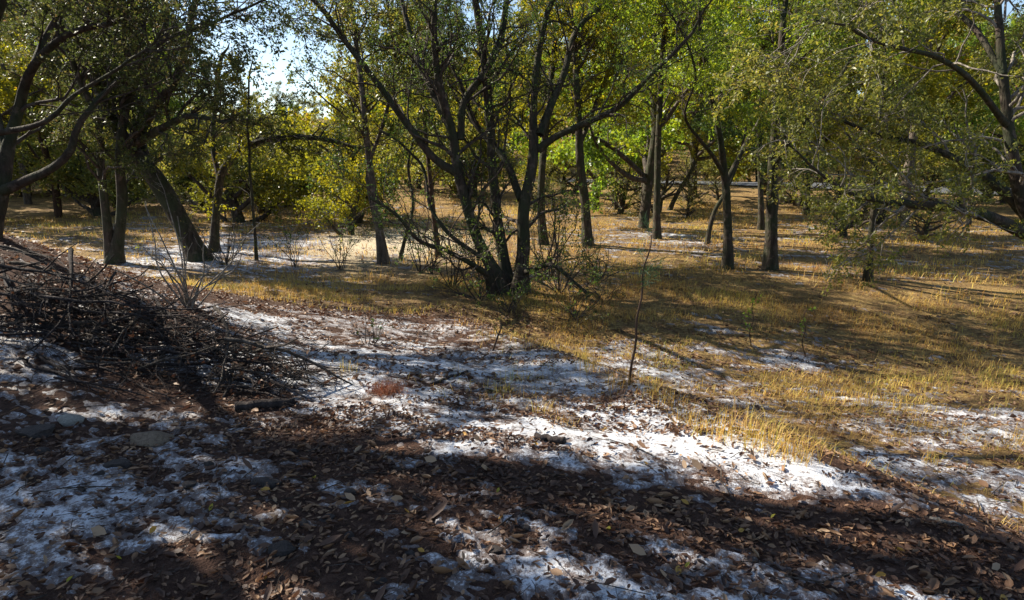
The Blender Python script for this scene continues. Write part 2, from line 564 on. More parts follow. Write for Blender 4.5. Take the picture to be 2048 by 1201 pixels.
def tone(pos, rng):
    c = vnoise(pos[:, 0] * 1.1 + pos[:, 2] * .7, pos[:, 1] * 1.1 - pos[:, 2] * .8, 9)
    return np.clip(0.5 * c + 0.5 * rng.random(len(pos)) ** 1.2 + rng.normal(0, 0.06, len(pos)), 0, 1)


def wood_mesh(name, path, rad, sides=12, lumps=0.1, seed=0):
    """one stem with bark lumps"""
    n = len(path); a = np.arange(sides) * 2 * math.pi / sides
    s = np.concatenate([[0], np.cumsum(np.linalg.norm(np.diff(path, axis=0), axis=1))])
    A, S = np.meshgrid(a, s); lump = fbm(np.cos(A) * 1.3 + 5 + seed, S * 2.2 + np.sin(A) * 1.3, seed, 3) - 0.5
    Rm = rad[:, None] * (1 + 2 * lumps * lump)
    V, q = tubes(path[None], Rm[None], sides)
    V = np.vstack([V, path[-1] + (path[-1] - path[-2]) * 0.15])
    base = (n - 1) * sides
    tri = np.stack([base + np.arange(sides), base + (np.arange(sides) + 1) % sides, np.full(sides, len(V) - 1)], 1)
    return mesh_np(name, V, q, tri, smooth=True)


def px_stem(pts, Y):
    """points (px, py, width_px, dY) -> path (k,4) with radius"""
    out = []
    for (px, py, w, dy) in pts:
        p = at(px, py, Y + dy)
        depth = np.dot(p - EYE, FWD)
        out.append([*p, 0.39 * w * depth / F])
    return np.array(out)


def extend(st, length, rng, up=0.5, wig=0.25, n=4, rend=0.012):
    d = norm(st[-1, :3] - st[-2, :3]); r = st[-1, 3]; rows = []
    p = st[-1, :3]
    for i in range(n):
        d = norm(d + rng.normal(0, wig, 3) * [1, 1, 0.5] + np.array([0, 0, up * 0.3]))
        p = p + d * length / n
        rows.append([*p, r + (rend - r) * (i + 1) / n])
    return np.vstack([st, rows])


TREES = []
DENS = [1.9, 1.75, 1.75, 1.35]


def make_tree(name, label, stems, seed, bark="bark_oak", twig="twig", leaf="leaf_oak", lsize=0.05, lwid=0.5,
              d1=1.5, d2=3.2, d3=4.6, per=14, L1=(0.9, 2.2), L2=(0.45, 1.0), L3=(0.18, 0.42), t0=0.25, cat="tree", group=None,
              part="limb", upbias=0.25, trop=(0, 0, 0.02), flare=0.5, lmul=1.0, first="trunk", thin=1):
    """stems: list of (k,4) paths, first one is the trunk; every stem is a part of its own"""
    rng = np.random.default_rng(seed)
    base = stems[0][0, :3].copy()
    base[2] = H(base[0], base[1])
    root = empty(name, base)
    tag(root, label, cat, group)
    P0 = []; R0 = []
    for k, st in enumerate(stems):
        n = 26
        c = catmull(st, n)
        c[:, 3] = np.maximum(c[:, 3], 0.008)
        if k == 0 or (abs(st[0, 2] - H(st[0, 0], st[0, 1])) < 0.35):
            s = np.concatenate([[0], np.cumsum(np.linalg.norm(np.diff(c[:, :3], axis=0), axis=1))])
            c[:, 3] *= 1 + flare * np.exp(-s / 0.22)
            c[0, 2] = H(c[0, 0], c[0, 1]) - 0.12
        wob = np.stack([np.interp(np.linspace(0, 9, n), np.arange(10), rng.normal(0, 1, 10)) for _ in range(3)], 1) * 0.018
        wob[:2] = 0
        c[:, :3] += wob * np.linspace(0, 1, n)[:, None] * 1.5
        me = wood_mesh(first if k == 0 else part, c[:, :3] - base, c[:, 3], 12 if c[0, 3] > 0.05 else 8, 0.16, seed + k)
        obj(first if k == 0 else part, me, M[bark], root)
        P0.append(c[:, :3]); R0.append(c[:, 3])
    P0 = np.array(P0); R0 = np.array(R0)
    d1 *= DENS[0]; d2 *= DENS[1]; d3 *= DENS[2]; per *= DENS[3]
    B1, r1 = spawn(P0, R0, d1, t0, L1, (0.5, 1.25), 0.42, 8, 0.22, trop, rng, 0.008, upbias)
    r1 = np.minimum(r1, 0.045)
    B2, r2 = spawn(B1, r1, d2, 0.2, L2, (0.5, 1.1), 0.6, 6, 0.25, trop, rng, 0.005, upbias * 0.5)
    B3, r3 = spawn(B2, r2, d3, 0.15, L3, (0.4, 1.1), 0.6, 4, 0.25, trop, rng, 0.0028, 0.1, 0.2)
    Be, re = spawn(B1, r1, d3 * 0.8, 0.5, L3, (0.4, 1.1), 0.5, 4, 0.25, trop, rng, 0.003, 0.1, 0.2)
    B3 = np.concatenate([B3, Be]); r3 = np.concatenate([r3, re])
    parts = [tubes(B1, r1, 5), tubes(B2, r2, 3), tubes(B3[::thin], r3[::thin], 3)]
    V, q = join(parts)
    tag(obj("branches", mesh_np("branches", V - base, q, smooth=True), M[twig], root), kind="stuff")
    lv = [leaves(B3, per * lmul, lsize, lwid, rng), leaves(B2, per * 0.5 * lmul, lsize, lwid, rng, t0=0.5)]
    V = np.concatenate([l[0] for l in lv]); N = len(V) // 4
    me = mesh_np("crown", V - base, np.arange(4 * N).reshape(N, 4), fattr={"v": np.concatenate([l[2] for l in lv])})
    obj("crown", me, M[leaf], root)
    TREES.append((name, len(P0), len(B1), len(B2), len(B3), N))
    return root


rg = np.random.default_rng(3)

# --- central many-stemmed live oak
b = ground(1020, 585); Y = b[1]
main = [
    px_stem([(1040, 585, 62, 0), (1046, 500, 52, 0), (1048, 420, 46, 0), (1066, 310, 42, 0.1), (1068, 220, 30, 0.2), (1078, 110, 26, 0.3), (1100, 20, 22, 0.4)], Y),
    px_stem([(1008, 578, 46, -0.1), (960, 490, 36, -0.2), (930, 400, 36, -0.3), (912, 330, 36, -0.3), (905, 265, 30, -0.3), (880, 180, 26, -0.5), (868, 80, 22, -0.6), (872, 0, 18, -0.7)], Y),
    px_stem([(1018, 580, 44, 0.15), (1000, 470, 34, 0.2), (985, 340, 30, 0.3), (975, 200, 28, 0.3), (962, 80, 24, 0.2), (948, -10, 20, 0.1)], Y),
    px_stem([(922, 350, 32, -0.3), (870, 318, 26, -0.4), (815, 250, 24, -0.5), (760, 175, 20, -0.6), (700, 95, 18, -0.8), (640, 10, 15, -1.0)], Y),
    px_stem([(922, 280, 26, -0.3), (928, 205, 24, -0.2), (970, 145, 24, 0), (1000, 80, 22, 0.1), (1014, -10, 18, 0.2)], Y),
    px_stem([(1076, 300, 30, 0.1), (1110, 275, 25, 0), (1165, 250, 22, -0.3), (1225, 222, 20, -0.6), (1275, 180, 16, -0.8), (1330, 120, 14, -1.0), (1390, 60, 11, -1.2)], Y),
    px_stem([(1080, 270, 28, 0.1), (1100, 215, 26, 0.3), (1130, 140, 22, 0.6), (1150, 70, 20, 0.8), (1190, 25, 17, 1.0), (1240, -20, 15, 1.2)], Y),
    px_stem([(1042, 400, 28, 0.1), (1010, 320, 22, 0.5), (962, 262, 20, 0.8), (935, 205, 18, 1.0), (900, 120, 15, 1.2)], Y),
    px_stem([(905, 268, 24, -0.3), (860, 175, 20, 0.2), (835, 120, 18, 0.5), (812, 40, 15, 0.8), (800, -30, 12, 1.0)], Y),
    px_stem([(985, 555, 24, -0.2), (945, 530, 18, -0.6), (890, 500, 14, -1.0), (838, 480, 12, -1.3), (790, 430, 10, -1.6), (740, 395, 8, -1.9)], Y),
    px_stem([(1052, 545, 20, -0.2), (1100, 530, 16, -0.7), (1140, 560, 12, -1.1), (1170, 590, 9, -1.4)], Y),
    px_stem([(970, 520, 16, -0.3), (900, 470, 14, -0.2), (860, 415, 12, 0), (840, 330, 10, 0.3), (760, 260, 9, 0.5)], Y),
]
for k, e in ((0, 1.5), (1, 1.4), (2, 1.6), (3, 1.0), (4, 1.4), (5, 0.8), (6, 1.2), (7, 1.2), (8, 1.2)):
    main[k] = extend(main[k], e, rg, 0.7)
main[0][:, 3] *= 0.66
for k in range(1, 12): main[k][:, 3] *= 0.77
make_tree("live_oak_tree", "many-stemmed live oak with dark mossy stems spreading from one base, bush at its foot", main, 21,
          leaf="leaf_oak", lsize=0.046, d1=2.1, per=5.0, L1=(0.8, 2.1), t0=0.12, part="stem", first="stem")

# --- oak on the bank at the left with arching limbs
b = ground(-30, 560); Y = 7.4
left = [
    px_stem([(-30, 520, 62, 0), (-12, 440, 50, 0), (4, 370, 44, 0), (14, 300, 36, 0.1), (28, 240, 30, 0.2), (48, 170, 26, 0.2), (95, 105, 22, 0.1), (160, 65, 18, 0), (230, 45, 14, -0.2)], Y),
    px_stem([(2, 385, 34, 0), (45, 365, 28, -0.1), (100, 340, 24, -0.2), (138, 305, 22, -0.3), (152, 255, 18, -0.3), (200, 195, 16, -0.2), (265, 130, 14, 0), (330, 80, 12, 0.2), (420, 40, 9, 0.4)], Y),
    px_stem([(12, 300, 22, 0.1), (-15, 200, 22, 0.3), (-40, 100, 20, 0.4), (-30, 0, 18, 0.5)], Y),
    px_stem([(-40, 270, 24, -0.3), (30, 262, 18, -0.4), (95, 240, 15, -0.5), (150, 190, 12, -0.6), (230, 140, 10, -0.8)], Y),
    px_stem([(55, 165, 18, 0.2), (75, 110, 16, 0.6), (110, 40, 14, 1.0), (150, -30, 12, 1.4)], Y),
]
left += [  # limbs added above the view so that this crown shades the foreground
    np.array([[-6.2, 7.5, 2.6, .10], [-5.6, 7.8, 4.0, .09], [-4.7, 8.2, 5.2, .075], [-3.5, 8.6, 6.1, .06], [-2.2, 8.9, 6.7, .045], [-0.9, 9.1, 7.1, .03]]),
    np.array([[-6.1, 7.5, 3.2, .08], [-5.9, 8.6, 4.4, .07], [-5.4, 9.6, 5.5, .055], [-4.6, 10.4, 6.4, .04], [-3.8, 11.0, 7.0, .025]]),
    np.array([[-6.2, 7.4, 2.6, .08], [-6.4, 6.4, 3.8, .07], [-6.2, 5.6, 4.9, .055], [-5.6, 5.0, 5.6, .04], [-4.8, 4.6, 6.0, .025]]),
]
left[2] = extend(left[2], 2.5, rg, 0.6); left[4] = extend(left[4], 2.5, rg, 0.6); left[0] = extend(left[0], 0.6, rg, 0.1); left[1] = extend(left[1], 1.0, rg, 0.1)
left[3] = extend(left[3], 0.9, rg, 0.2)
for st_ in left: st_[:, 3] *= 0.85
make_tree("live_oak_tree", "oak on the bank behind the brush pile, forked trunk with arching bare limbs", left, 22, leaf="leaf_dark",
          lsize=0.045, d1=2.9, per=13, L1=(0.8, 1.8), t0=0.3, trop=(0, 0, 0.01))

# --- leaning oak
b = ground(398, 522); Y = b[1]
lean = [
    px_stem([(400, 525, 52, 0), (372, 465, 46, 0), (335, 395, 44, 0), (298, 340, 42, 0), (262, 295, 38, 0.1), (222, 235, 30, 0.2), (190, 150, 26, 0.3), (170, 60, 22, 0.3), (165, -30, 18, 0.3)], Y),
    px_stem([(262, 295, 28, 0.1), (300, 230, 24, -0.4), (340, 170, 20, -0.8), (372, 100, 18, -1.0), (385, 20, 15, -1.2)], Y),
    px_stem([(298, 340, 22, 0), (280, 250, 20, 0.8), (300, 150, 18, 1.4), (330, 50, 15, 2.0)], Y),
]
lean += [
    px_stem([(262, 295, 24, 0.1), (330, 255, 20, -0.6), (380, 235, 15, -1.0), (430, 240, 10, -1.3)], Y),
    px_stem([(225, 240, 24, 0.1), (170, 190, 20, 0.9), (110, 120, 16, 1.5), (60, 40, 13, 2.0)], Y),
]
for k in range(4):
    lean[k] = extend(lean[k], (2.6, 1.4, 2.0, 0.8)[k], rg, 0.6)
lean[4] = extend(lean[4], 2.2, rg, 0.4)
LEAN = make_tree("live_oak_tree", "oak with one thick trunk leaning over beside the snowy clearing", lean, 23, leaf="leaf_dark",
          lsize=0.055, d1=3.0, per=14, L1=(1.0, 2.6), t0=0.22, trop=(0, 0, -0.04), thin=2)

# two oaks added outside the view so that their crowns shade the shoulder
_cr = [c for c in LEAN.children if c.name.startswith("crown")][0].data
_co = np.empty(len(_cr.vertices) * 3, np.float32); _cr.vertices.foreach_get("co", _co)
COFF = _co.reshape(-1, 3).mean(0)[:2]


def shade_oak(cx, cy, lean_to, sc, label):
    a = lean_to - math.atan2(COFF[1], COFF[0])
    r = np.linalg.norm(COFF) * sc
    x, y = cx - r * math.cos(lean_to), cy - r * math.sin(lean_to)
    o = copy_tree(LEAN)
    o.location = (x, y, float(H(x, y)) - 0.1); o.rotation_euler = (0, 0, a); o.scale = (sc, sc, sc)
    return tag(o, label, "tree")


shade_oak(-8.0, 5.6, -0.5, 1.0, "shade oak added on the bank past the far end of the brush pile")
shade_oak(-5.0, 5.0, 0.15, 0.95, "added shade oak leaning out over the leafy road shoulder from beside the brush pile")

# --- twin-stem oak
b = ground(226, 527); Y = b[1]
twin = [
    px_stem([(228, 528, 40, 0), (238, 470, 26, 0), (244, 400, 24, 0), (240, 320, 22, 0), (250, 220, 19, 0.2), (275, 120, 16, 0.4), (290, 20, 13, 0.6)], Y),
    px_stem([(222, 500, 26, 0), (212, 430, 20, -0.1), (202, 340, 18, -0.2), (195, 240, 16, -0.4), (150, 140, 14, -0.6), (120, 40, 12, -0.8)], Y),
]
twin = [extend(s, 2.2, rg, 0.5) for s in twin]
make_tree("live_oak_tree", "slim twin-stemmed oak standing at the edge of the snow patch beside the leaning oak", twin, 24, leaf="leaf_dark",
          lsize=0.06, d1=3.1, per=13, L1=(1.0, 2.4), t0=0.17, trop=(0, 0, -0.05), thin=2)

# --- bowed oak: one long arch
b = ground(430, 512); Y = b[1] + 0.6
arch = [
    px_stem([(428, 508, 24, 0), (432, 430, 20, 0), (446, 345, 19, 0), (485, 300, 18, -0.1), (540, 278, 17, -0.3), (600, 272, 14, -0.5), (660, 280, 11, -0.7), (715, 300, 8, -0.9)], Y),
    px_stem([(440, 365, 14, 0), (425, 290, 13, 0.4), (430, 210, 11, 0.8), (440, 120, 10, 1.0)], Y),
]
arch[1] = extend(arch[1], 0.5, rg, 0.5)
make_tree("live_oak_tree", "small oak bowed over in one long arch above the snowy clearing", arch, 25, leaf="leaf_dark", lsize=0.055, d1=2.4, per=9,
          L1=(0.7, 1.7), t0=0.3, trop=(0, 0, -0.05))

# --- big oak at the right with low limbs
Yr = 9.6
right = [
    px_stem([(2150, 560, 80, 0.2), (2090, 480, 70, 0.1), (2045, 400, 44, 0), (2020, 300, 36, 0), (2008, 200, 30, 0.1), (2002, 90, 26, 0.2), (1995, 0, 22, 0.3)], Yr),
    px_stem([(2100, 490, 52, 0.1), (2040, 462, 44, 0), (1970, 432, 38, -0.2), (1890, 412, 32, -0.3), (1810, 412, 24, -0.5), (1740, 405, 18, -0.6), (1680, 380, 14, -0.8), (1630, 345, 10, -1.0)], Yr),
    px_stem([(2075, 455, 40, 0.1), (2010, 385, 34, 0.3), (1950, 340, 28, 0.5), (1895, 310, 22, 0.7), (1830, 285, 18, 0.9), (1760, 275, 14, 1.1), (1690, 240, 10, 1.3)], Yr),
    px_stem([(1890, 412, 18, -0.3), (1840, 390, 16, 0.2), (1790, 370, 13, 0.6), (1730, 310, 11, 0.9), (1690, 270, 9, 1.1)], Yr),
    px_stem([(2012, 250, 22, 0), (1950, 170, 20, -0.4), (1880, 120, 17, -0.8), (1800, 90, 14, -1.1), (1730, 70, 11, -1.4)], Yr),
    px_stem([(2005, 150, 20, 0.1), (1950, 60, 18, 0.6), (1880, 0, 15, 1.0)], Yr),
]
for k, e in ((0, 2.4), (1, 0.6), (2, 0.8), (4, 1.2), (5, 2.4)):
    right[k] = extend(right[k], e, rg, 0.4)
for st_ in right: st_[:, 3] *= 0.76
make_tree("live_oak_tree", "large oak with long low limbs reaching over the dry grass, pale bare twigs", right, 26, twig="twig_pale", leaf="leaf_olive",
          lsize=0.055, d1=2.7, d2=3.7, per=12, L1=(0.9, 2.3), t0=0.25, trop=(0, 0, -0.06), upbias=0.1, thin=2)


# --- other trunks of the grove
def grove(label, pts, seed, forks=(), ext=3.0, **kw):
    b = ground(pts[0][0], pts[0][1]); Y = b[1]
    st = [px_stem([(p[0], p[1], p[2], 0.25 * i if len(p) < 4 else p[3]) for i, p in enumerate(pts)], Y)]
    for f in forks:
        st.append(px_stem([(p[0], p[1], p[2], p[3] if len(p) > 3 else 0.3 * i) for i, p in enumerate(f)], Y))
    st = [extend(s, ext, rg, 0.6) for s in st]
    for s in st: s[:, 3] *= 0.83
    DENS[:] = [3.9, 2.4, 1.9, 1.5]
    kw.setdefault("per", 9); kw.setdefault("lsize", 0.085); kw.setdefault("d1", 1.7); kw.setdefault("d2", 2.4); kw.setdefault("d3", 3.6)
    kw.setdefault("trop", (0, 0, -0.07)); kw.setdefault("upbias", 0.1); kw.setdefault("flare", 0.3); kw.setdefault("L1", (1.1, 2.7)); kw.setdefault("L2", (0.5, 1.1)); kw.setdefault("L3", (0.25, 0.5)); kw.setdefault("thin", 4)
    return make_tree("oak_tree", label, st, seed, group="oaks of the grove", **kw)


grove("oak with pale split trunk standing at the sunlit edge of the clearing",
      [(768, 527, 36, 0), (758, 460, 26, 0), (750, 400, 24, 0), (738, 320, 20, 0), (728, 220, 18, 0), (715, 110, 15, 0.4), (700, 0, 13, 0.8)], 31,
      [[(758, 470, 16, 0), (742, 400, 14, 0.3), (736, 340, 12, 0.5), (765, 250, 11, 0.8), (790, 140, 10, 1.0)]], bark="bark_grey", leaf="leaf_olive", t0=0.30, per=5.5)
grove("slender reddish trunk lit by sun between the split-trunk oak and the many-stemmed oak",
      [(878, 515, 20, 0), (868, 440, 16, 0), (860, 360, 14, 0), (850, 250, 12, 0.4), (845, 130, 10, 0.8)], 32, bark="bark_pine", leaf="leaf_oak", t0=0.28)
grove("thin crooked young oak leaning beside the split-trunk oak",
      [(800, 520, 12, 0), (812, 470, 10, 0), (826, 410, 9, 0), (818, 330, 8, 0.3), (835, 240, 7, 0.6)], 33, leaf="leaf_olive", t0=0.33, ext=2, d1=1.3)
grove("dark trunk half hidden straight behind the many-stemmed oak",
      [(1088, 490, 30, 0), (1082, 420, 25, 0), (1084, 330, 22, 0), (1098, 200, 19, 0.5), (1110, 80, 16, 1)], 34, t0=0.30, leaf="leaf_yellow")
grove("tall dark rough-barked oak between the many-stemmed oak and the straight black trunk",
      [(1176, 492, 36, 0), (1170, 410, 28, 0), (1160, 320, 26, 0), (1156, 240, 22, 0), (1150, 120, 18, 0), (1148, 0, 16, 0.2)], 35,
      [[(1160, 290, 14, 0), (1195, 200, 13, 0.5), (1230, 100, 11, 1), (1250, 10, 10, 1.3)]], leaf="leaf_yellow", t0=0.30)
grove("straight black trunk rising without low branches beside the patch of snow in the grass",
      [(1314, 478, 26, 0), (1314, 400, 21, 0), (1316, 300, 20, 0), (1320, 200, 17, 0), (1326, 90, 15, 0), (1330, 0, 13, 0)], 36, leaf="leaf_yellow", t0=0.30, ext=4)
grove("slanting small oak growing behind the straight black trunk",
      [(1338, 420, 14, 0), (1362, 375, 13, 0), (1384, 340, 13, 0), (1394, 280, 12, 0), (1405, 180, 10, 0.3)], 37, leaf="leaf_yellow", t0=0.28)
grove("short curved oak stem bending towards the forked grey trunk",
      [(1414, 490, 17, 0), (1420, 455, 14, 0), (1430, 420, 13, 0), (1446, 392, 12, 0), (1470, 340, 10, 0.2), (1490, 270, 8, 0.4)], 38, leaf="leaf_oak", t0=0.43, ext=1.5)
grove("oak with straight grey trunk forking into a narrow V of limbs",
      [(1455, 538, 36, 0), (1456, 470, 27, 0), (1453, 400, 25, 0), (1448, 345, 24, 0), (1440, 270, 18, -0.3), (1420, 170, 15, -0.6), (1400, 60, 12, -0.9)], 39,
      [[(1450, 372, 17, 0), (1462, 345, 15, 0.2), (1490, 290, 13, 0.5), (1530, 220, 11, 0.9), (1560, 120, 10, 1.2)],
       [(1447, 350, 14, 0), (1425, 310, 12, -0.5), (1400, 280, 10, -1.0), (1370, 230, 8, -1.4)]], leaf="leaf_green", t0=0.38, lsize=0.06, per=12)
grove("further slim trunk partly hidden by the thickest straight trunk of the meadow",
      [(1522, 460, 20, 0), (1522, 400, 17, 0), (1520, 330, 16, 0), (1515, 220, 14, 0), (1512, 100, 12, 0)], 40, leaf="leaf_yellow", t0=0.33)
grove("thickest straight oak trunk standing in the dry meadow grass",
      [(1541, 540, 46, 0), (1543, 470, 35, 0), (1544, 400, 33, 0), (1546, 320, 30, 0), (1552, 230, 24, 0), (1560, 120, 20, 0.2), (1570, 10, 17, 0.4)], 41,
      [[(1545, 340, 16, 0), (1580, 280, 14, -0.4), (1630, 220, 12, -0.8), (1680, 150, 10, -1.2)]], leaf="leaf_green", t0=0.38, lsize=0.06, per=12)
grove("slim straight young oak standing alone in the meadow beneath the low limb",
      [(1736, 563, 26, 0), (1740, 500, 19, 0), (1746, 430, 17, 0), (1754, 355, 15, 0), (1760, 260, 13, 0), (1770, 150, 11, 0.2)], 42, leaf="leaf_olive", t0=0.38, lsize=0.06)
grove("young oak with thin upright stem in the snow beyond the twiggy shrub",
      [(513, 522, 11, 0), (508, 440, 9, 0), (502, 350, 8, 0), (495, 250, 7, 0.2), (500, 150, 6, 0.4)], 43, leaf="leaf_yellow", t0=0.25, ext=0.4, d1=0.8)
grove("dark trunk deep in the grove behind the low limb",
      [(1612, 430, 20, 0), (1615, 380, 17, 0), (1618, 300, 15, 0), (1622, 180, 13, 0), (1630, 60, 11, 0)], 44, leaf="leaf_yellow", t0=0.33)
grove("slim far trunk in the yellow foliage between the rough-barked oak and the straight black trunk",
      [(1232, 420, 12, 0), (1232, 350, 10, 0), (1230, 260, 9, 0), (1236, 150, 8, 0)], 45, leaf="leaf_yellow", t0=0.28)

# ------------------------------------------------------------------ background wood: prototypes shared by many trees
def proto(name, seed, h, leaf, bark, n_limbs, lsize, per, low=0.25, lean=0.0, spread=1.0):
    rng = np.random.default_rng(seed)
    base = np.zeros(3)
    tr = [np.array([0, 0, -0.2, 0.17])]
    p = np.zeros(3); d = np.array([lean, 0, 1.0])
    for i in range(7):
        p = p + norm(d + rng.normal(0, 0.10, 3)) * h / 7
        tr.append(np.array([*p, 0.16 * (1 - (i + 1) / 8.0) + 0.01]))
    stems = [np.array(tr)]
    for k in range(n_limbs):
        f = rng.uniform(low, 0.85); i = int(f * 7)
        a = rng.uniform(0, 2 * math.pi); L = h * rng.uniform(0.22, 0.4) * spread * (1.15 - 0.6 * f)
        q = tr[i][:3].copy(); r = tr[i][3] * 0.6; rows = [[*q, r]]
        dd = np.array([math.cos(a), math.sin(a), rng.uniform(0.1, 0.9)])
        for j in range(4):
            q = q + norm(dd + rng.normal(0, 0.25, 3)) * L / 4; dd[2] += 0.08
            rows.append([*q, r * (1 - j / 5.0) * 0.85])
        stems.append(np.array(rows))
    P = np.array([catmull(s, 14) for s in stems])
    V, q = tubes(P[:1, :, :3], np.maximum(P[:1, :, 3], .01), 8)
    tm = mesh_np("trunk", V, q, smooth=True)
    Vl, ql = tubes(P[1:, :, :3], np.maximum(P[1:, :, 3], .01), 5)
    B1, r1 = spawn(P[:, :, :3], P[:, :, 3], 3.4, 0.25, (0.9, 2.3), (0.5, 1.2), 0.4, 6, 0.25, (0, 0, 0.0), rng, 0.012, 0.1)
    r1 = np.minimum(r1, 0.03)
    B2, r2 = spawn(B1, r1, 5.5, 0.15, (0.5, 1.1), (0.5, 1.2), 0.6, 4, 0.25, (0, 0, -0.02), rng, 0.008, 0)
    V, q = join([(Vl, ql), tubes(B1, r1, 3)])
    bm = mesh_np("branches", V, q, smooth=True)
    per *= 1.9
    lv = [leaves(B2, per, lsize, 0.62, rng, 0.09), leaves(B1, per * 0.8, lsize, 0.62, rng, 0.08, t0=0.4)]
    V = np.concatenate([l[0] for l in lv]); N = len(V) // 4
    cm = mesh_np("crown", V, np.arange(4 * N).reshape(N, 4), fattr={"v": np.concatenate([l[2] for l in lv])})
    TREES.append((name, len(stems), len(B1), len(B2), 0, N))
    tm.materials.append(M[bark]); bm.materials.append(M["twig"]); cm.materials.append(M[leaf])
    return tm, bm, cm


def place(name, pr, x, y, s, rz, label, cat="tree", group=None):
    e = empty(name, (x, y, H(x, y) - 0.05)); e.rotation_euler = (0, 0, rz); e.scale = (s, s, s * random.uniform(0.92, 1.1))
    tag(e, label, cat, group)
    for nm, me in zip(("trunk", "branches", "crown"), pr):
        o = obj(nm, me, None, e)
        if nm == "branches": o["kind"] = "stuff"
    return e


KINDS = [
    (proto("p1", 51, 11, "leaf_yellow", "bark_oak", 9, 0.15, 16), "round yellow-green broadleaf tree"),
    (proto("p2", 52, 12, "leaf_yellow", "bark_grey", 8, 0.15, 14, 0.3), "tall pale-trunked tree with yellowing leaves"),
    (proto("p3", 53, 10, "leaf_green", "bark_oak", 9, 0.14, 16, 0.2), "fresh green leafy tree"),
    (proto("p4", 54, 13, "leaf_olive", "bark_pine", 10, 0.14, 14, 0.2), "tall olive-green tree with dark trunk"),
]
BUSH = [(proto("b1", 61, 2.6, "leaf_yellow", "bark_oak", 9, 0.10, 20, 0.05, 0.2, 1.7), "low yellow-green bush under trees"),
        (proto("b2", 62, 2.4, "leaf_olive", "bark_oak", 9, 0.10, 18, 0.05, -0.2, 1.7), "low olive-brown bush under trees")]

CLEAR = [(-3.3, 17.5), (-6.5, 15.5), (7.5, 9.5), (3.5, 5.5), (8, 14)]


def shades(x, y, h):
    for (cx, cy) in CLEAR:
        dx, dy = x - cx, y - cy
        t = dx * math.sin(SUN_AZ) + dy * math.cos(SUN_AZ)
        l = abs(dx * math.cos(SUN_AZ) - dy * math.sin(SUN_AZ))
        if t > 0 and t < h / math.tan(SUN_EL) - 1 and l < 3.5:
            return True
    return False


def where(x, y, ry):
    if x < -3: return ", dark side beyond the snowy clearing" if y < 60 else ", far slope behind the snowy clearing"
    if y < ry: return " on the near side of the road"
    return " just across the road" if y < ry + 14 else " on the slope well above the road"


placed = []
rb = random.Random(5)
tries = 0
while len(placed) < 235 and tries < 30000:
    tries += 1
    y = rb.uniform(22, 105); x = rb.uniform(-0.98, 0.98) * (y + 4)
    az = math.degrees(math.atan2(x, y))
    k = rb.choices(range(4), [4, 3, 5, 2] if az > -24 else [1, 1, 2, 6])[0]; s = rb.uniform(0.8, 1.35)
    h = (11, 12, 10, 13)[k] * s
    if -27.5 < az < -14: continue
    if -18 < x < 3 and y < 52: continue
    if shades(x, y, h): continue
    # leave the road free
    ry = np.interp(x, [2, 10, 18, 28, 42, 60], [52, 46, 40, 35, 31, 28])
    if x > 0 and abs(y - ry) < 4.5: continue
    if x > 3 and y < ry and rb.random() < 0.4: continue
    if any((x - a) ** 2 + (y - c) ** 2 < (3.6 if y < 50 else 2.9) ** 2 for a, c in placed): continue
    placed.append((x, y))
    place("woodland_tree", KINDS[k][0], x, y, s, rb.uniform(0, 6.28), KINDS[k][1] + where(x, y, ry), group="trees of the wood beyond the meadow")
# far low trees under the open sky
for i in range(34):
    y = rb.uniform(42, 100); az = math.radians(rb.uniform(-29, -12)); x = y * math.tan(az)
    s = rb.uniform(0.3, 0.48) * y / 70
    k = rb.choice([2, 3])
    place("woodland_tree", KINDS[k][0], x, y, s, rb.uniform(0, 6.28), "small " + KINDS[k][1].replace("tall ", "") + " under the open gap of sky", group="trees of the wood beyond the meadow")
nb = 0
while nb < 56:
    y = rb.uniform(23, 50); x = rb.uniform(-0.9, 0.9) * (y + 2)
    ry = np.interp(x, [2, 10, 18, 28, 42, 60], [52, 46, 40, 35, 31, 28])
    if x > 0 and y < ry + 4 and rb.random() < 0.85: continue
    if x > 0 and abs(y - ry) < 4: continue
    k = 1 if x < -8 else rb.choice([0, 1])
    nb += 1
    place("bush", BUSH[k][0], x, y, rb.uniform(0.8, 1.7), rb.uniform(0, 6.28), BUSH[k][1] + (" across the road" if x > 0 and y > ry else " beyond the meadow grass" if x > 0 else " past the snowy clearing"), "bush", "bushes of the far wood")
TANGLE = [proto("b3", 63, 2.6, "leaf_olive", "bark_oak", 12, 0.07, 4, 0.05, 0.15, 1.5), proto("b4", 64, 2.0, "leaf_dark", "bark_oak", 12, 0.07, 6, 0.05, -0.2, 1.9)]
nb = 0
while nb < 26:
    y = rb.uniform(16, 36); x = rb.uniform(-0.05, 0.8) * y
    ry = np.interp(x, [2, 10, 18, 28, 42, 60], [52, 46, 40, 35, 31, 28])
    if abs(y - ry) < 3.5: continue
    nb += 1
    k = rb.choice([0, 1])
    place("thicket", TANGLE[k], x, y, rb.uniform(0.5, 1.0), rb.uniform(0, 6.28), ("grey thin-leaved thicket of bare twigs" if k == 0 else "low dark leafy thicket of twigs") + (" in the grass at the back of the meadow" if y < 26 else " by the road"), "thicket", "thickets of the meadow")
g_ = ground(700, 470)
place("bush", BUSH[0][0], g_[0], g_[1], 0.75, 1.0, "bright yellow-green bush beside the pale split-trunk oak", "bush")
g_ = ground(545, 425)
place("bush", BUSH[0][0], g_[0] - 0.5, g_[1], 1.1, 2.4, "large yellow-green bush rising behind the bowed oak", "bush")

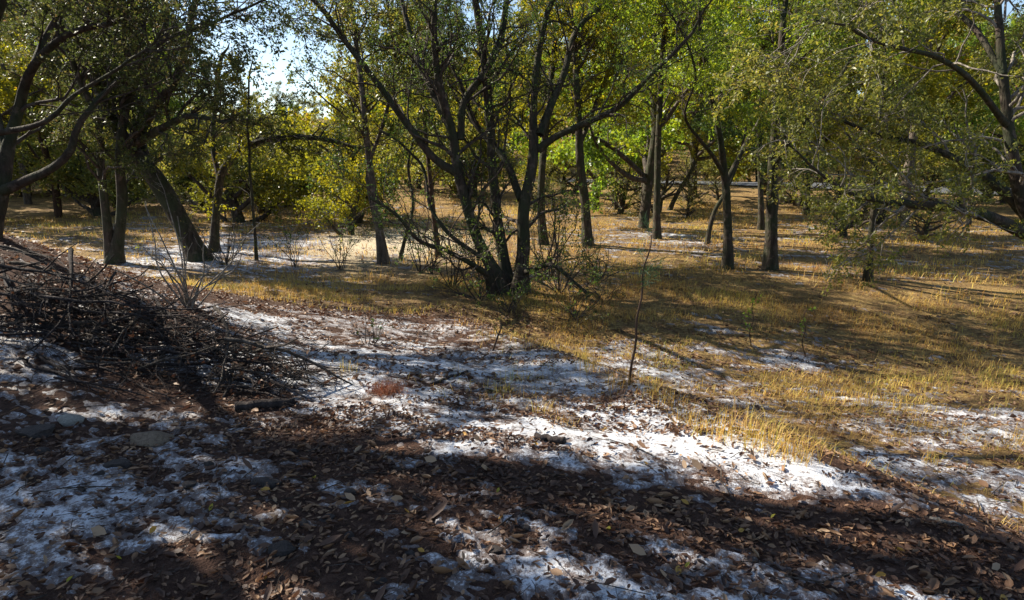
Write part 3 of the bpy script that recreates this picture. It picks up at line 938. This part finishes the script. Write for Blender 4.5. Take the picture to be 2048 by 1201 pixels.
# ------------------------------------------------------------------ shrubs and saplings in front
def shrub(name, label, px, py, n, L, seed, leaf, lsize, per, tilt=(0.2, 0.9), r=0.008, cat="shrub", twig="twig", trop=(0, 0, 0.0), side_per=4, nbr=0.3):
    rng = np.random.default_rng(seed)
    g = ground(px, py); base = np.array([g[0], g[1], float(H(g[0], g[1]))])
    root = empty(name, base); tag(root, label, cat)
    a = rng.uniform(0, 2 * math.pi, n); z = rng.uniform(*tilt, n)
    d = np.stack([np.cos(a) * np.sin(z), np.sin(a) * np.sin(z), np.cos(z)], 1)
    S = walk(np.stack([rng.normal(0, 0.03, n), rng.normal(0, 0.03, n), np.full(n, -0.05)], 1), d, rng.uniform(*L, n), 9, 0.14, trop, rng)
    R_ = r * rng.uniform(0.7, 1.2, n)[:, None] * np.linspace(1, 0.3, 9)[None]
    for i in range(n):
        V, q = tubes(S[i:i + 1], R_[i:i + 1], 6)
        obj("stem", mesh_np("stem", V, q, smooth=True), M[twig], root)
    B, rb_ = spawn(S, R_, side_per, 0.25, (nbr * 0.5, nbr * 1.2), (0.4, 1.0), 0.6, 5, 0.25, trop, rng, 0.002, 0.1)
    B2, rb2 = spawn(B, rb_, 6, 0.2, (0.06, 0.18), (0.4, 1.0), 0.6, 4, 0.2, trop, rng, 0.0015, 0.1)
    V, q = join([tubes(B, rb_, 4), tubes(B2, rb2, 3)])
    tag(obj("twigs", mesh_np("twigs", V, q, smooth=True), M[twig], root), kind="stuff")
    if per > 0:
        lv = leaves(np.concatenate([B2]), per, lsize, 0.5, rng, 0.01)
        lw = leaves(B, per, lsize, 0.5, rng, 0.01)
        V = np.concatenate([lv[0], lw[0]]); N = len(V) // 4
        obj("foliage", mesh_np("foliage", V, np.arange(4 * N).reshape(N, 4), fattr={"v": np.concatenate([lv[2], lw[2]])}), M[leaf], root)
    return root


shrub("evergreen_shrub", "dark glossy bush at the foot of the many-stemmed oak", 1020, 625, 16, (0.5, 0.95), 71, "leaf_oak", 0.05, 5, (0.1, 1.1))
shrub("evergreen_shrub", "low drooping dark bush on the grassy side of the many-stemmed oak", 1150, 640, 14, (0.6, 1.2), 72, "leaf_dark", 0.045, 2.0, (0.4, 1.2), trop=(0, 0, -0.05))
shrub("evergreen_shrub", "small dark green bush alone on the snow between brush pile and many-stemmed oak", 742, 690, 9, (0.25, 0.5), 73, "leaf_oak", 0.04, 5, (0.1, 1.1), r=0.005, nbr=0.15)
shrub("bare_shrub", "bare twiggy shrub with pale curved stems at the end of the brush pile", 378, 615, 14, (0.7, 1.7), 74, "leaf_olive", 0.03, 0.4, (0.1, 0.9), r=0.012, twig="twig_pale")
shrub("bare_shrub", "tangle of thin bare stems beside the foot of the leaning oak", 450, 530, 16, (0.8, 1.7), 75, "leaf_dark", 0.04, 1.2, (0.1, 1.0), r=0.01)
shrub("bare_shrub", "hanging tangle of grey dead twigs in the meadow beside the slim young oak", 1655, 560, 9, (0.5, 1.0), 76, "leaf_olive", 0.03, 0.3, (0.2, 1.1), twig="twig_pale")
shrub("evergreen_shrub", "dark bush among grass where the many-stemmed oak's drooping branch touches down", 1215, 600, 10, (0.4, 0.8), 77, "leaf_dark", 0.045, 3, (0.3, 1.2))


for k, (px_, py_, n_, L_) in enumerate([(862, 548, 12, (1.0, 2.1)), (1100, 560, 12, (0.9, 1.9)), (960, 570, 9, (0.9, 1.7)), (680, 540, 8, (0.7, 1.6)), (590, 535, 8, (0.6, 1.3))]):
    shrub("evergreen_shrub", ["tall thin leafy bush tangled with the long low branch of the many-stemmed oak", "tall thin leafy bush rising between many-stemmed oak and the dark trunk behind it",
          "leafy suckers growing up against the leaning stem of the many-stemmed oak", "open leafy bush at the shaded rim of the clearing below the yellow-green bush",
          "low open leafy bush at the shaded rim of the clearing below the bowed oak"][k], px_, py_, n_, L_, 180 + k, "leaf_oak", 0.045, 3.2, (0.05, 0.7), r=0.01, side_per=6, nbr=0.55)
for k, (px_, py_, n_, L_) in enumerate([(905, 575, 12, (0.8, 2.0)), (960, 600, 10, (0.6, 1.5)), (1120, 585, 14, (0.8, 1.9)), (1200, 560, 10, (0.6, 1.6)), (840, 545, 9, (0.8, 1.8))]):
    shrub("bare_shrub", ["tall leggy dead shrub under the long low branch of the many-stemmed oak", "knee-high dead twigs against the stems of the many-stemmed oak",
          "wide dead shrub on the meadow side of the many-stemmed oak's foot", "thin dead shrub between the many-stemmed oak and the rough-barked oak",
          "dead shrub with crossing stems before the slender reddish trunk"][k], px_, py_, n_, L_, 170 + k, "leaf_dark", 0.035, 0.5, (0.1, 1.15), r=0.012, side_per=7, nbr=0.6)


def sapling(label, pts, seed, leaf, per, t0=0.5, L=(0.15, 0.4), lsize=0.04, name="sapling"):
    rng = np.random.default_rng(seed)
    g = ground(pts[0][0], pts[0][1]); base = np.array([g[0], g[1], float(H(g[0], g[1]))])
    st = catmull(px_stem([(p[0], p[1], p[2], 0) for p in pts], g[1]), 16)
    st[0, 2] -= 0.05
    root = empty(name, base); tag(root, label, "sapling")
    V, q = tubes(st[None, :, :3] - base, st[None, :, 3], 6)
    obj("stem", mesh_np("stem", V, q, smooth=True), M["bark_pine"], root)
    B, r = spawn(st[None, :, :3] - base, st[None, :, 3], 9, t0, L, (0.6, 1.2), 0.5, 5, 0.2, (0, 0, 0.02), rng, 0.002, 0.1)
    if len(B):
        V, q = tubes(B, r, 4)
        tag(obj("twigs", mesh_np("twigs", V, q, smooth=True), M["twig"], root), kind="stuff")
        V, q, v = leaves(B, per, lsize, 0.5 if leaf != "needle" else 0.05, rng, 0.005)
        obj("foliage", mesh_np("foliage", V, q, fattr={"v": v}), M[leaf], root)


sapling("tall thin pine sapling with tufted green top in front of the hollow", [(1258, 775, 8), (1262, 735, 7), (1272, 685, 6.5), (1273, 640, 6), (1284, 590, 5.5), (1286, 540, 4.5), (1300, 500, 4), (1303, 470, 3)], 81, "needle", 45, 0.62, (0.2, 0.5), 0.09)
sapling("short leafy sapling in the pale patch of the dry grass", [(1503, 695, 3), (1499, 665, 2.6), (1507, 640, 2.4), (1504, 612, 2), (1514, 588, 1.6)], 82, "leaf_green", 9, 0.15, (0.1, 0.3), 0.045)
sapling("thin leaning sapling beside the short leafy one in the dry grass", [(1612, 715, 3), (1604, 685, 2.6), (1611, 660, 2.3), (1607, 635, 2), (1616, 612, 1.6)], 83, "leaf_green", 8, 0.15, (0.1, 0.3), 0.045)
sapling("tiny bare sapling leaning out of the snow before the many-stemmed oak", [(985, 705, 6), (995, 675, 5), (1005, 650, 3)], 84, "leaf_olive", 3, 0.4)

# ------------------------------------------------------------------ brush pile
rbp = np.random.default_rng(91)
A0 = ground(20, 640); A1 = ground(540, 800)
AX = norm((A1 - A0)[:2]); AXN = np.array([-AX[1], AX[0]]); LEN = np.linalg.norm((A1 - A0)[:2])
pc = (A0 + A1) / 2
pile = empty("brush_pile", (pc[0], pc[1], float(H(pc[0], pc[1]))))
tag(pile, "long dark heap of cut dead branches lying on the bank", "brush pile")
protos = []
for k in range(26):
    L = rbp.uniform(0.7, 1.9); n = 9
    S = walk(np.array([[-L / 2, 0, 0]]), np.array([[1.0, 0, 0]]), np.array([L]), n, 0.15, (0, 0, 0), rbp)
    S -= S.mean(1, keepdims=True)
    R_ = rbp.choice([0.006, 0.009, 0.014, 0.024]) * np.linspace(1.1, 0.3, n)[None]
    B, r = spawn(S, R_, 4.5, 0.15, (0.15, 0.6), (0.35, 0.9), 0.6, 5, 0.16, (0, 0, 0), rbp, 0.0025)
    B2, r2 = spawn(B, r, 5, 0.2, (0.08, 0.25), (0.35, 0.9), 0.6, 3, 0.16, (0, 0, 0), rbp, 0.002)
    V, q = join([tubes(S, R_, 6), tubes(B, r, 4), tubes(B2, r2, 3)])
    me = mesh_np("branch", V, q, smooth=True); me.materials.append(M["deadwood" if k % 4 else "twig"]); protos.append(me)
pb = np.array(pile.location)
for i in range(290):
    u = rbp.uniform(-0.08, 1.0); w = rbp.normal(0, 1)
    width = 0.75 * (1 - 0.55 * u); hgt = 0.58 * (1 - 0.55 * u)
    q2 = A0[:2] + AX * LEN * u + AXN * (w * width * 0.5 + 0.25)
    hz = float(H(q2[0], q2[1])) + 0.03 + hgt * math.exp(-w * w) * rbp.random()
    o = obj("branch", protos[int(rbp.integers(26))], None, pile, (q2[0] - pb[0], q2[1] - pb[1], hz - pb[2]))
    yaw = math.atan2(AX[1], AX[0]) + rbp.normal(0, 0.45)
    o.rotation_euler = (rbp.uniform(0, 6.28), rbp.normal(0.05, 0.10), yaw)
    sc_ = rbp.uniform(0.7, 1.15) * (1 - 0.35 * u); o.scale = (sc_, sc_, sc_)


nC = 260
uC = rbp.uniform(0, 1, nC); wC = rbp.normal(0, 0.8, nC)
cC = A0[:2] + AX * (LEN * uC)[:, None] + AXN * (wC * 0.4 * (1 - .5 * uC) + 0.25)[:, None]
zC = H(cC[:, 0], cC[:, 1]) + 0.06 + 0.42 * (1 - 0.6 * uC) * np.exp(-wC * wC) * rbp.uniform(0.5, 1, nC)
pC = np.concatenate([cC, zC[:, None]], 1) - pb
VC, QC, vC = leaves(np.stack([pC, pC + rbp.normal(0, 0.05, (nC, 3))], 1), 4, 0.05, 0.45, rbp, 0.03)
tag(obj("caught_leaves", mesh_np("caught_leaves", VC, QC, fattr={"v": np.clip(vC, 0, .93)}), M["litter"], pile), kind="stuff")


def log(name, label, pa, pbx, r, seed, mat="deadwood", cat="log"):
    a = ground(*pa); c = ground(*pbx); rng = np.random.default_rng(seed)
    n = 10; t = np.linspace(0, 1, n)[:, None]; P = a * (1 - t) + c * t
    P[:, 2] = surf(P[:, 0], P[:, 1]) + r * 0.75
    P[1:-1, :2] += rng.normal(0, 0.008, (n - 2, 2)); base = P[0].copy()
    V, q = tubes((P - base)[None], (r * (1 + rng.normal(0, 0.07, n)))[None], 10)
    k = len(V)
    V = np.vstack([V, P[0] - base, P[-1] - base])
    tri = np.concatenate([np.stack([np.arange(10), (np.arange(10) + 1) % 10, np.full(10, k)], 1)[:, ::-1],
                          np.stack([k - 10 + np.arange(10), k - 10 + (np.arange(10) + 1) % 10, np.full(10, k + 1)], 1)])
    o = obj(name, mesh_np(name, V, q, tri, smooth=False), M[mat], None, base)
    return tag(o, label, cat)


log("log", "short charred log end poking out of the brush pile onto the snow", (470, 822), (590, 815), 0.035, 1)
log("log", "short dark log lying among leaves on the snowy slope", (1070, 882), (1130, 892), 0.022, 2)
log("fallen_stick", "thin dark stick lying across the snow beside the red needle clump", (860, 772), (935, 748), 0.012, 3, cat="stick")
log("fallen_stick", "pale weathered stick along the rim of the leafy shoulder", (1858, 1040), (1935, 1062), 0.010, 4, "twig_pale", cat="stick")


# ------------------------------------------------------------------ rocks
def rock_mesh(seed, flat=0.6):
    import bmesh
    rng = np.random.default_rng(seed)
    bm = bmesh.new(); bmesh.ops.create_icosphere(bm, subdivisions=3, radius=1)
    pl = norm(rng.normal(0, 1, (9, 3))); dist = rng.uniform(0.45, 0.85, 9)
    for v in bm.verts:
        p = np.array(v.co)
        for n_, d_ in zip(pl, dist):
            e = p @ n_ - d_
            if e > 0: p = p - n_ * e * 0.92
        p = p * (1 + 0.28 * (float(fbm(np.array(p[0] * 2.3 + 9), np.array(p[1] * 2.3 + p[2] * 2.9 + 9), seed, 3)) - 0.5))
        p[2] *= flat
        v.co = p
    me = bpy.data.meshes.new("rock"); bm.to_mesh(me); bm.free()
    return me


def rock(px, py, wpx, label, mat, seed, flat=0.6, group=None, asp=0.75):
    g = ground(px, py); depth = np.dot(g - EYE, FWD); s = 0.5 * wpx * depth / F
    o = obj("rock", rock_mesh(seed, flat), M[mat], None, (g[0], g[1], float(surf(g[0], g[1])) + s * flat * 0.12))
    o.scale = (s, s * asp, s); o.rotation_euler = (0, 0, random.uniform(-0.5, 0.5))
    return tag(o, label, "rock", group)


rock(142, 845, 56, "pale angular rock on the leafy shoulder below the brush pile", "rock_white", 1, 0.62)
rock(305, 880, 96, "large flat tan rock half sunk in leaves beside the snow", "rock_tan", 2, 0.42)
rock(75, 868, 90, "low dark rock lying beside the pale angular rock", "rock_dark", 3, 0.3)
rock(235, 935, 56, "dark reddish rock on the snow below the flat tan rock", "rock_dark", 4, 0.5)
rock(560, 1105, 62, "dark reddish stone among leaves near the lower snow patch", "rock_dark", 5, 0.55)
rock(530, 970, 66, "flat brown rock at the edge of the leafy band", "rock_dark", 6, 0.4)
rng_ = random.Random(4)
for (x, y, w) in [(655, 1042, 36), (200, 955, 30), (380, 980, 30), (85, 905, 40), (45, 955, 34), (610, 1050, 24), (470, 1025, 26), (700, 1075, 22), (820, 1110, 26),
                  (990, 1105, 40), (955, 1125, 30), (1050, 1060, 26), (840, 1000, 30), (700, 990, 24), (520, 1015, 24), (165, 985, 22), (420, 935, 28), (590, 905, 22),
                  (455, 905, 20), (760, 1165, 30), (1330, 1120, 28)]:
    rock(x, y, w * rng_.uniform(0.9, 1.1), "small dark red-brown stone on the shoulder soil", "rock_dark", 10 + int(x), rng_.uniform(0.4, 0.65), "small stones of the shoulder", rng_.uniform(0.6, 0.95))

# ------------------------------------------------------------------ fallen leaves
def litter_density(x, y):
    d = side(x, y); bl = y - bank_line(x)
    D = 0.12 + 0.33 * straw_zone(x, y) * sm(0.45, 0.6, fbm(x / 0.8, y / 0.8, 13, 3))
    band = np.exp(-((bl + 0.24) / 0.26) ** 2)
    D = D + 0.65 * band * (y < 7)
    D = np.where(bl < -0.3, np.maximum(D, 0.42 + 0.3 * sm(0.0, 2.0, x)), D)
    rows = fbm((x * math.cos(-.33) + y * math.sin(-.33)) * 0.8, (-x * math.sin(-.33) + y * math.cos(-.33)) * 5.5, 12, 3)
    D = D + 0.95 * sm(0.47, 0.62, rows) * (bl > 0)
    D = D + 0.5 * blob(x, y, -1.5, 8.7, 3, 1.0) + 0.3 * blob(x, y, -6, 6.5, 2, 2)
    D = D - 0.25 * np.clip(snow_f(x, y) * 6, 0, 1) * (bl < 0.1)
    D = D * (1 - 0.2 * sm(0.2, 1.0, d))
    return np.clip(D, 0.02, 1)


rl = np.random.default_rng(101)


def sample_litter(n, r0, r1):
    u = rl.random(n); r = np.sqrt(r0 ** 2 + u * (r1 ** 2 - r0 ** 2)); th = np.radians(rl.uniform(-56, 56, n))
    x = r * np.sin(th); y = r * np.cos(th)
    k = rl.random(n) < litter_density(x, y)
    return x[k], y[k]


def litter_mesh(x, y, L0, name, simple=False):
    N = len(x)
    z = surf(x, y) + 0.004 + rl.random(N) * 0.012
    a = rl.uniform(0, 2 * math.pi, N); tilt = rl.normal(0, 0.28, N)
    ax = np.stack([np.cos(a) * np.cos(tilt), np.sin(a) * np.cos(tilt), np.sin(tilt)], 1)
    nn = norm(rl.normal(0, 0.32, (N, 3)) + np.array([0, 0, 1.0])); s = norm(np.cross(nn, ax)); nn = np.cross(ax, s)
    L = (L0 * rl.choice([0.55, 0.8, 1.0, 1.45], N, p=[.3, .35, .25, .1]) * rl.uniform(0.75, 1.25, N))[:, None]; Wd = L * rl.uniform(0.22, 0.58, N)[:, None]; cu = L * rl.uniform(-0.08, 0.34, N)[:, None]
    c = np.stack([x, y, z], 1)
    V = np.stack([c - ax * L / 2 + nn * cu * 0.5, c - ax * L * 0.12 + s * Wd / 2 + nn * cu, c + ax * L * 0.25 + s * Wd * 0.4 + nn * cu,
                  c + ax * L / 2 + nn * cu * 0.6, c + ax * L * 0.25 - s * Wd * 0.4 + nn * cu, c - ax * L * 0.12 - s * Wd / 2 + nn * cu,
                  c - ax * L * 0.12, c + ax * L * 0.25], 1).reshape(-1, 3)
    b8 = (np.arange(N) * 8)[:, None]
    Q = np.concatenate([b8 + [[6, 7, 2, 1]], b8 + [[7, 6, 5, 4]]]); T = np.concatenate([b8 + [[0, 6, 1]], b8 + [[0, 5, 6]], b8 + [[7, 3, 2]], b8 + [[7, 4, 3]]])
    v = np.clip(0.72 * rl.beta(1.1, 1.3, N) + 0.5 * (fbm(x * 2.2, y * 2.2, 7, 2) - 0.25), 0, 1)
    v = np.where(rl.random(N) < 0.985, np.minimum(v, 0.95), v)
    if simple:
        V4 = V.reshape(N, 8, 3)[:, [0, 1, 3, 5]].reshape(-1, 3)
        return mesh_np(name, V4, np.arange(4 * N).reshape(N, 4), fattr={"v": v})
    return mesh_np(name, V, Q, T, fattr={"v": np.concatenate([np.tile(v, 2), np.tile(v, 4)])})


x1, y1 = sample_litter(44000, 1.6, 4.6); x2, y2 = sample_litter(38000, 4.6, 10); x3, y3 = sample_litter(60000, 10, 24)
for (x, y, L0) in ((x1, y1, 0.039), (x2, y2, 0.048), (x3, y3, 0.07)):
    tag(obj("leaf_litter", litter_mesh(x, y, L0, "leaf_litter", L0 > 0.06), M["litter"]), "brown fallen oak leaves strewn over soil and snow", "leaf litter", kind="stuff")
nS = 2600
rS = np.sqrt(rl.uniform(1.6 ** 2, 7.5 ** 2, nS)); tS = np.radians(rl.uniform(-52, 52, nS)); xS = rS * np.sin(tS); yS = rS * np.cos(tS)
aS = rl.uniform(0, 6.28, nS); LS = rl.choice([0.05, 0.09, 0.16, 0.3], nS, p=[.4, .35, .2, .05]); kS = np.array([-.5, 0, .5])
cS = rl.normal(0, 0.12, nS)
PS = np.stack([xS[:, None] + np.cos(aS)[:, None] * LS[:, None] * kS + (-np.sin(aS) * cS * LS)[:, None] * (1 - 4 * kS ** 2),
               yS[:, None] + np.sin(aS)[:, None] * LS[:, None] * kS + (np.cos(aS) * cS * LS)[:, None] * (1 - 4 * kS ** 2), np.zeros((nS, 3))], -1)
PS[..., 2] = surf(PS[..., 0], PS[..., 1]) + 0.008 + rl.random((nS, 3)) * 0.012
VS, QS = tubes(PS, np.repeat((0.0009 + 0.012 * LS * rl.uniform(0.3, 1, nS))[:, None], 3, 1), 3)
tag(obj("twig_litter", mesh_np("twig_litter", VS, QS), M["twig"]), "fallen needles and thin twigs strewn among the leaves", "twig litter", kind="stuff")
# the ones big enough to tell apart, each its own object on the ground
lm = []
for k in range(14):
    me = litter_mesh(np.zeros(1), np.zeros(1), 0.062, "fallen_leaf")
    co = np.empty(len(me.vertices) * 3, np.float32); me.vertices.foreach_get("co", co); co = co.reshape(-1, 3)
    co[:, 2] -= co[:, 2].min(); me.vertices.foreach_set("co", co.ravel())
    t_ = (0.25, 0.4, 0.5, 0.6, 0.68, 0.75, 0.82, 0.88, 0.93, 0.95, 0.985, 1.0, 0.55, 0.7)[k]
    me.attributes["v"].data.foreach_set("value", np.full(len(me.polygons), t_, np.float32))
    me.materials.append(M["litter"]); me.update(); lm.append(me)
cnt = 0
while cnt < 290:
    r = math.sqrt(rl.uniform(1.7 ** 2, 3.6 ** 2)); th = math.radians(rl.uniform(-47, 47)); x, y = r * math.sin(th), r * math.cos(th)
    if rl.random() > 0.25 + litter_density(np.array(x), np.array(y)): continue
    o = obj("fallen_leaf", lm[int(rl.integers(14))], None, GROUND, (x, y, float(surf(x, y)) + 0.012))
    o.rotation_euler = (rl.normal(0, 0.2), rl.normal(0, 0.2), rl.uniform(0, 6.28)); s = rl.uniform(0.7, 1.3); o.scale = (s, s, s)
    cnt += 1

# ------------------------------------------------------------------ grass
def blades(x, y, h, w, lean, name, tone_=None):
    N = len(x); z = H(x, y) - 0.01
    a = rl.uniform(0, 2 * math.pi, N); d = np.stack([np.cos(a), np.sin(a), np.zeros(N)], 1); s = np.stack([-np.sin(a), np.cos(a), np.zeros(N)], 1)
    c = np.stack([x, y, z], 1); hh = (h * rl.uniform(0.45, 1.2, N))[:, None]; ln = (np.abs(rl.normal(0, lean, N)))[:, None]
    up = np.array([0, 0, 1.0]); w = w * rl.uniform(0.6, 1.3, N)[:, None]
    mid = c + up * hh * 0.6 + d * hh * ln * 0.4; tip = c + up * hh * (1 - 0.35 * np.minimum(ln, 1.5)) + d * hh * ln
    V = np.stack([c - s * w, c + s * w, mid + s * w * 0.7, mid - s * w * 0.7, tip], 1).reshape(-1, 3)
    b5 = (np.arange(N) * 5)[:, None]
    v = np.clip(rl.normal(0.5, 0.2, N) + 1.1 * (fbm(x / 1.3, y / 1.3, 2, 3) - 0.5), 0, 1) if tone_ is None else tone_
    return mesh_np(name, V, b5 + [[0, 1, 2, 3]], b5 + [[3, 2, 4]], fattr={"v": np.concatenate([v, v])})


def grass_density(x, y):
    d = side(x, y); n = fbm(x / 0.9, y / 0.9, 10, 3)
    g = straw_zone(x, y) * (0.05 + 0.95 * sm(0.42, 0.60, n))
    g = g * (1 - 0.6 * np.clip(snow_f(x, y) * 5, 0, 1))
    g = g * (1 - 0.8 * np.clip(1.3 * blob(x, y, -3.6, 18.3, 2.4, 3.6), 0, 1))
    g = g + 0.95 * np.exp(-((d - 0.1) / 0.38) ** 2) * (y > 3.4) * (y < 8) * sm(0.4, 0.6, n)
    g = g + 0.35 * blob(x, y, 0.1, 4.7, 0.7, 0.5)
    return np.clip(g, 0.0, 1)


for (n, r0, r1, h, w) in ((36000, 3.0, 7, 0.10, 0.0016), (90000, 7, 13, 0.12, 0.003), (80000, 13, 32, 0.17, 0.007)):
    u = rl.random(n); r = np.sqrt(r0 ** 2 + u * (r1 ** 2 - r0 ** 2)); th = np.radians(rl.uniform(-50, 50, n)); x = r * np.sin(th); y = r * np.cos(th)
    # gather the blades into small tussocks
    cxy = rl.normal(0, 0.05, (2, n)); k = rl.random(n) < grass_density(x, y)
    x = np.round(x[k] / 0.16) * 0.16 + cxy[0][k] + 0.05 * np.sin(y[k] * 31); y = np.round(y[k] / 0.16) * 0.16 + cxy[1][k]
    tag(obj("dry_grass", blades(x, y, h, w, 0.9, "dry_grass"), M["straw"]), "straw-coloured dry grass of the meadow and hollow", "grass", kind="stuff")


def tuft(px, py, n, h, label, mat="straw", w=0.0018, lean=0.7, group=None, name="grass_tuft", rad=0.05, tone_=None):
    g = ground(px, py)
    x = g[0] + rl.normal(0, rad, n); y = g[1] + rl.normal(0, rad, n)
    me = blades(x, y, h, w, lean, name, tone_)
    co = np.empty(len(me.vertices) * 3, np.float32); me.vertices.foreach_get("co", co); co = co.reshape(-1, 3) - np.array([g[0], g[1], g[2]], np.float32)
    me.vertices.foreach_set("co", co.ravel()); me.update()
    return tag(obj(name, me, M[mat], None, g), label, name.replace("_", " "), group)


for (x, y) in [(1165, 720), (1180, 745), (1130, 705), (1240, 780), (1310, 800), (1340, 815), (1370, 850), (1400, 870), (1520, 900), (1550, 905), (1580, 915), (1600, 930),
               (1500, 885), (1450, 880)]:
    tuft(x, y, 60, rl.uniform(0.16, 0.28), "wispy straw grass tuft along the crest of the snowy slope", group="tufts along the crest")
for (x, y) in [(1860, 930), (2030, 890), (1640, 860), (1890, 760), (1990, 690), (1700, 790)]:
    tuft(x, y, 40, rl.uniform(0.14, 0.26), "loose straw grass tuft in the patchy snow of the hollow", group="tufts in the hollow")
for (x, y) in [(1010, 790), (1090, 830), (1130, 850), (1030, 765), (700, 745)]:
    tuft(x, y, 50, rl.uniform(0.09, 0.16), "short straw tuft growing through snow on the slope", group="tufts on the snowy slope")
tuft(772, 790, 700, 0.13, "red-brown clump of dry pine needles on the snow", "needle_red", 0.0014, 1.0, name="needle_clump", rad=0.06)

nt_ = sum(len(o.data.polygons) for o in SC.objects if o.type == 'MESH')
mt = sum(sum(len(p.vertices) - 2 for p in me.polygons) if len(me.polygons) < 20 else len(me.loops) - 2 * len(me.polygons) for me in bpy.data.meshes)
import collections as _c
_t = _c.Counter()
for me in bpy.data.meshes: _t[me.name.split('.')[0]] += len(me.loops) - 2 * len(me.polygons)
print("TRIS by", _t.most_common(14))
print("TRIS unique", mt, "objects", len(SC.objects))
for t_ in TREES: print(t_)
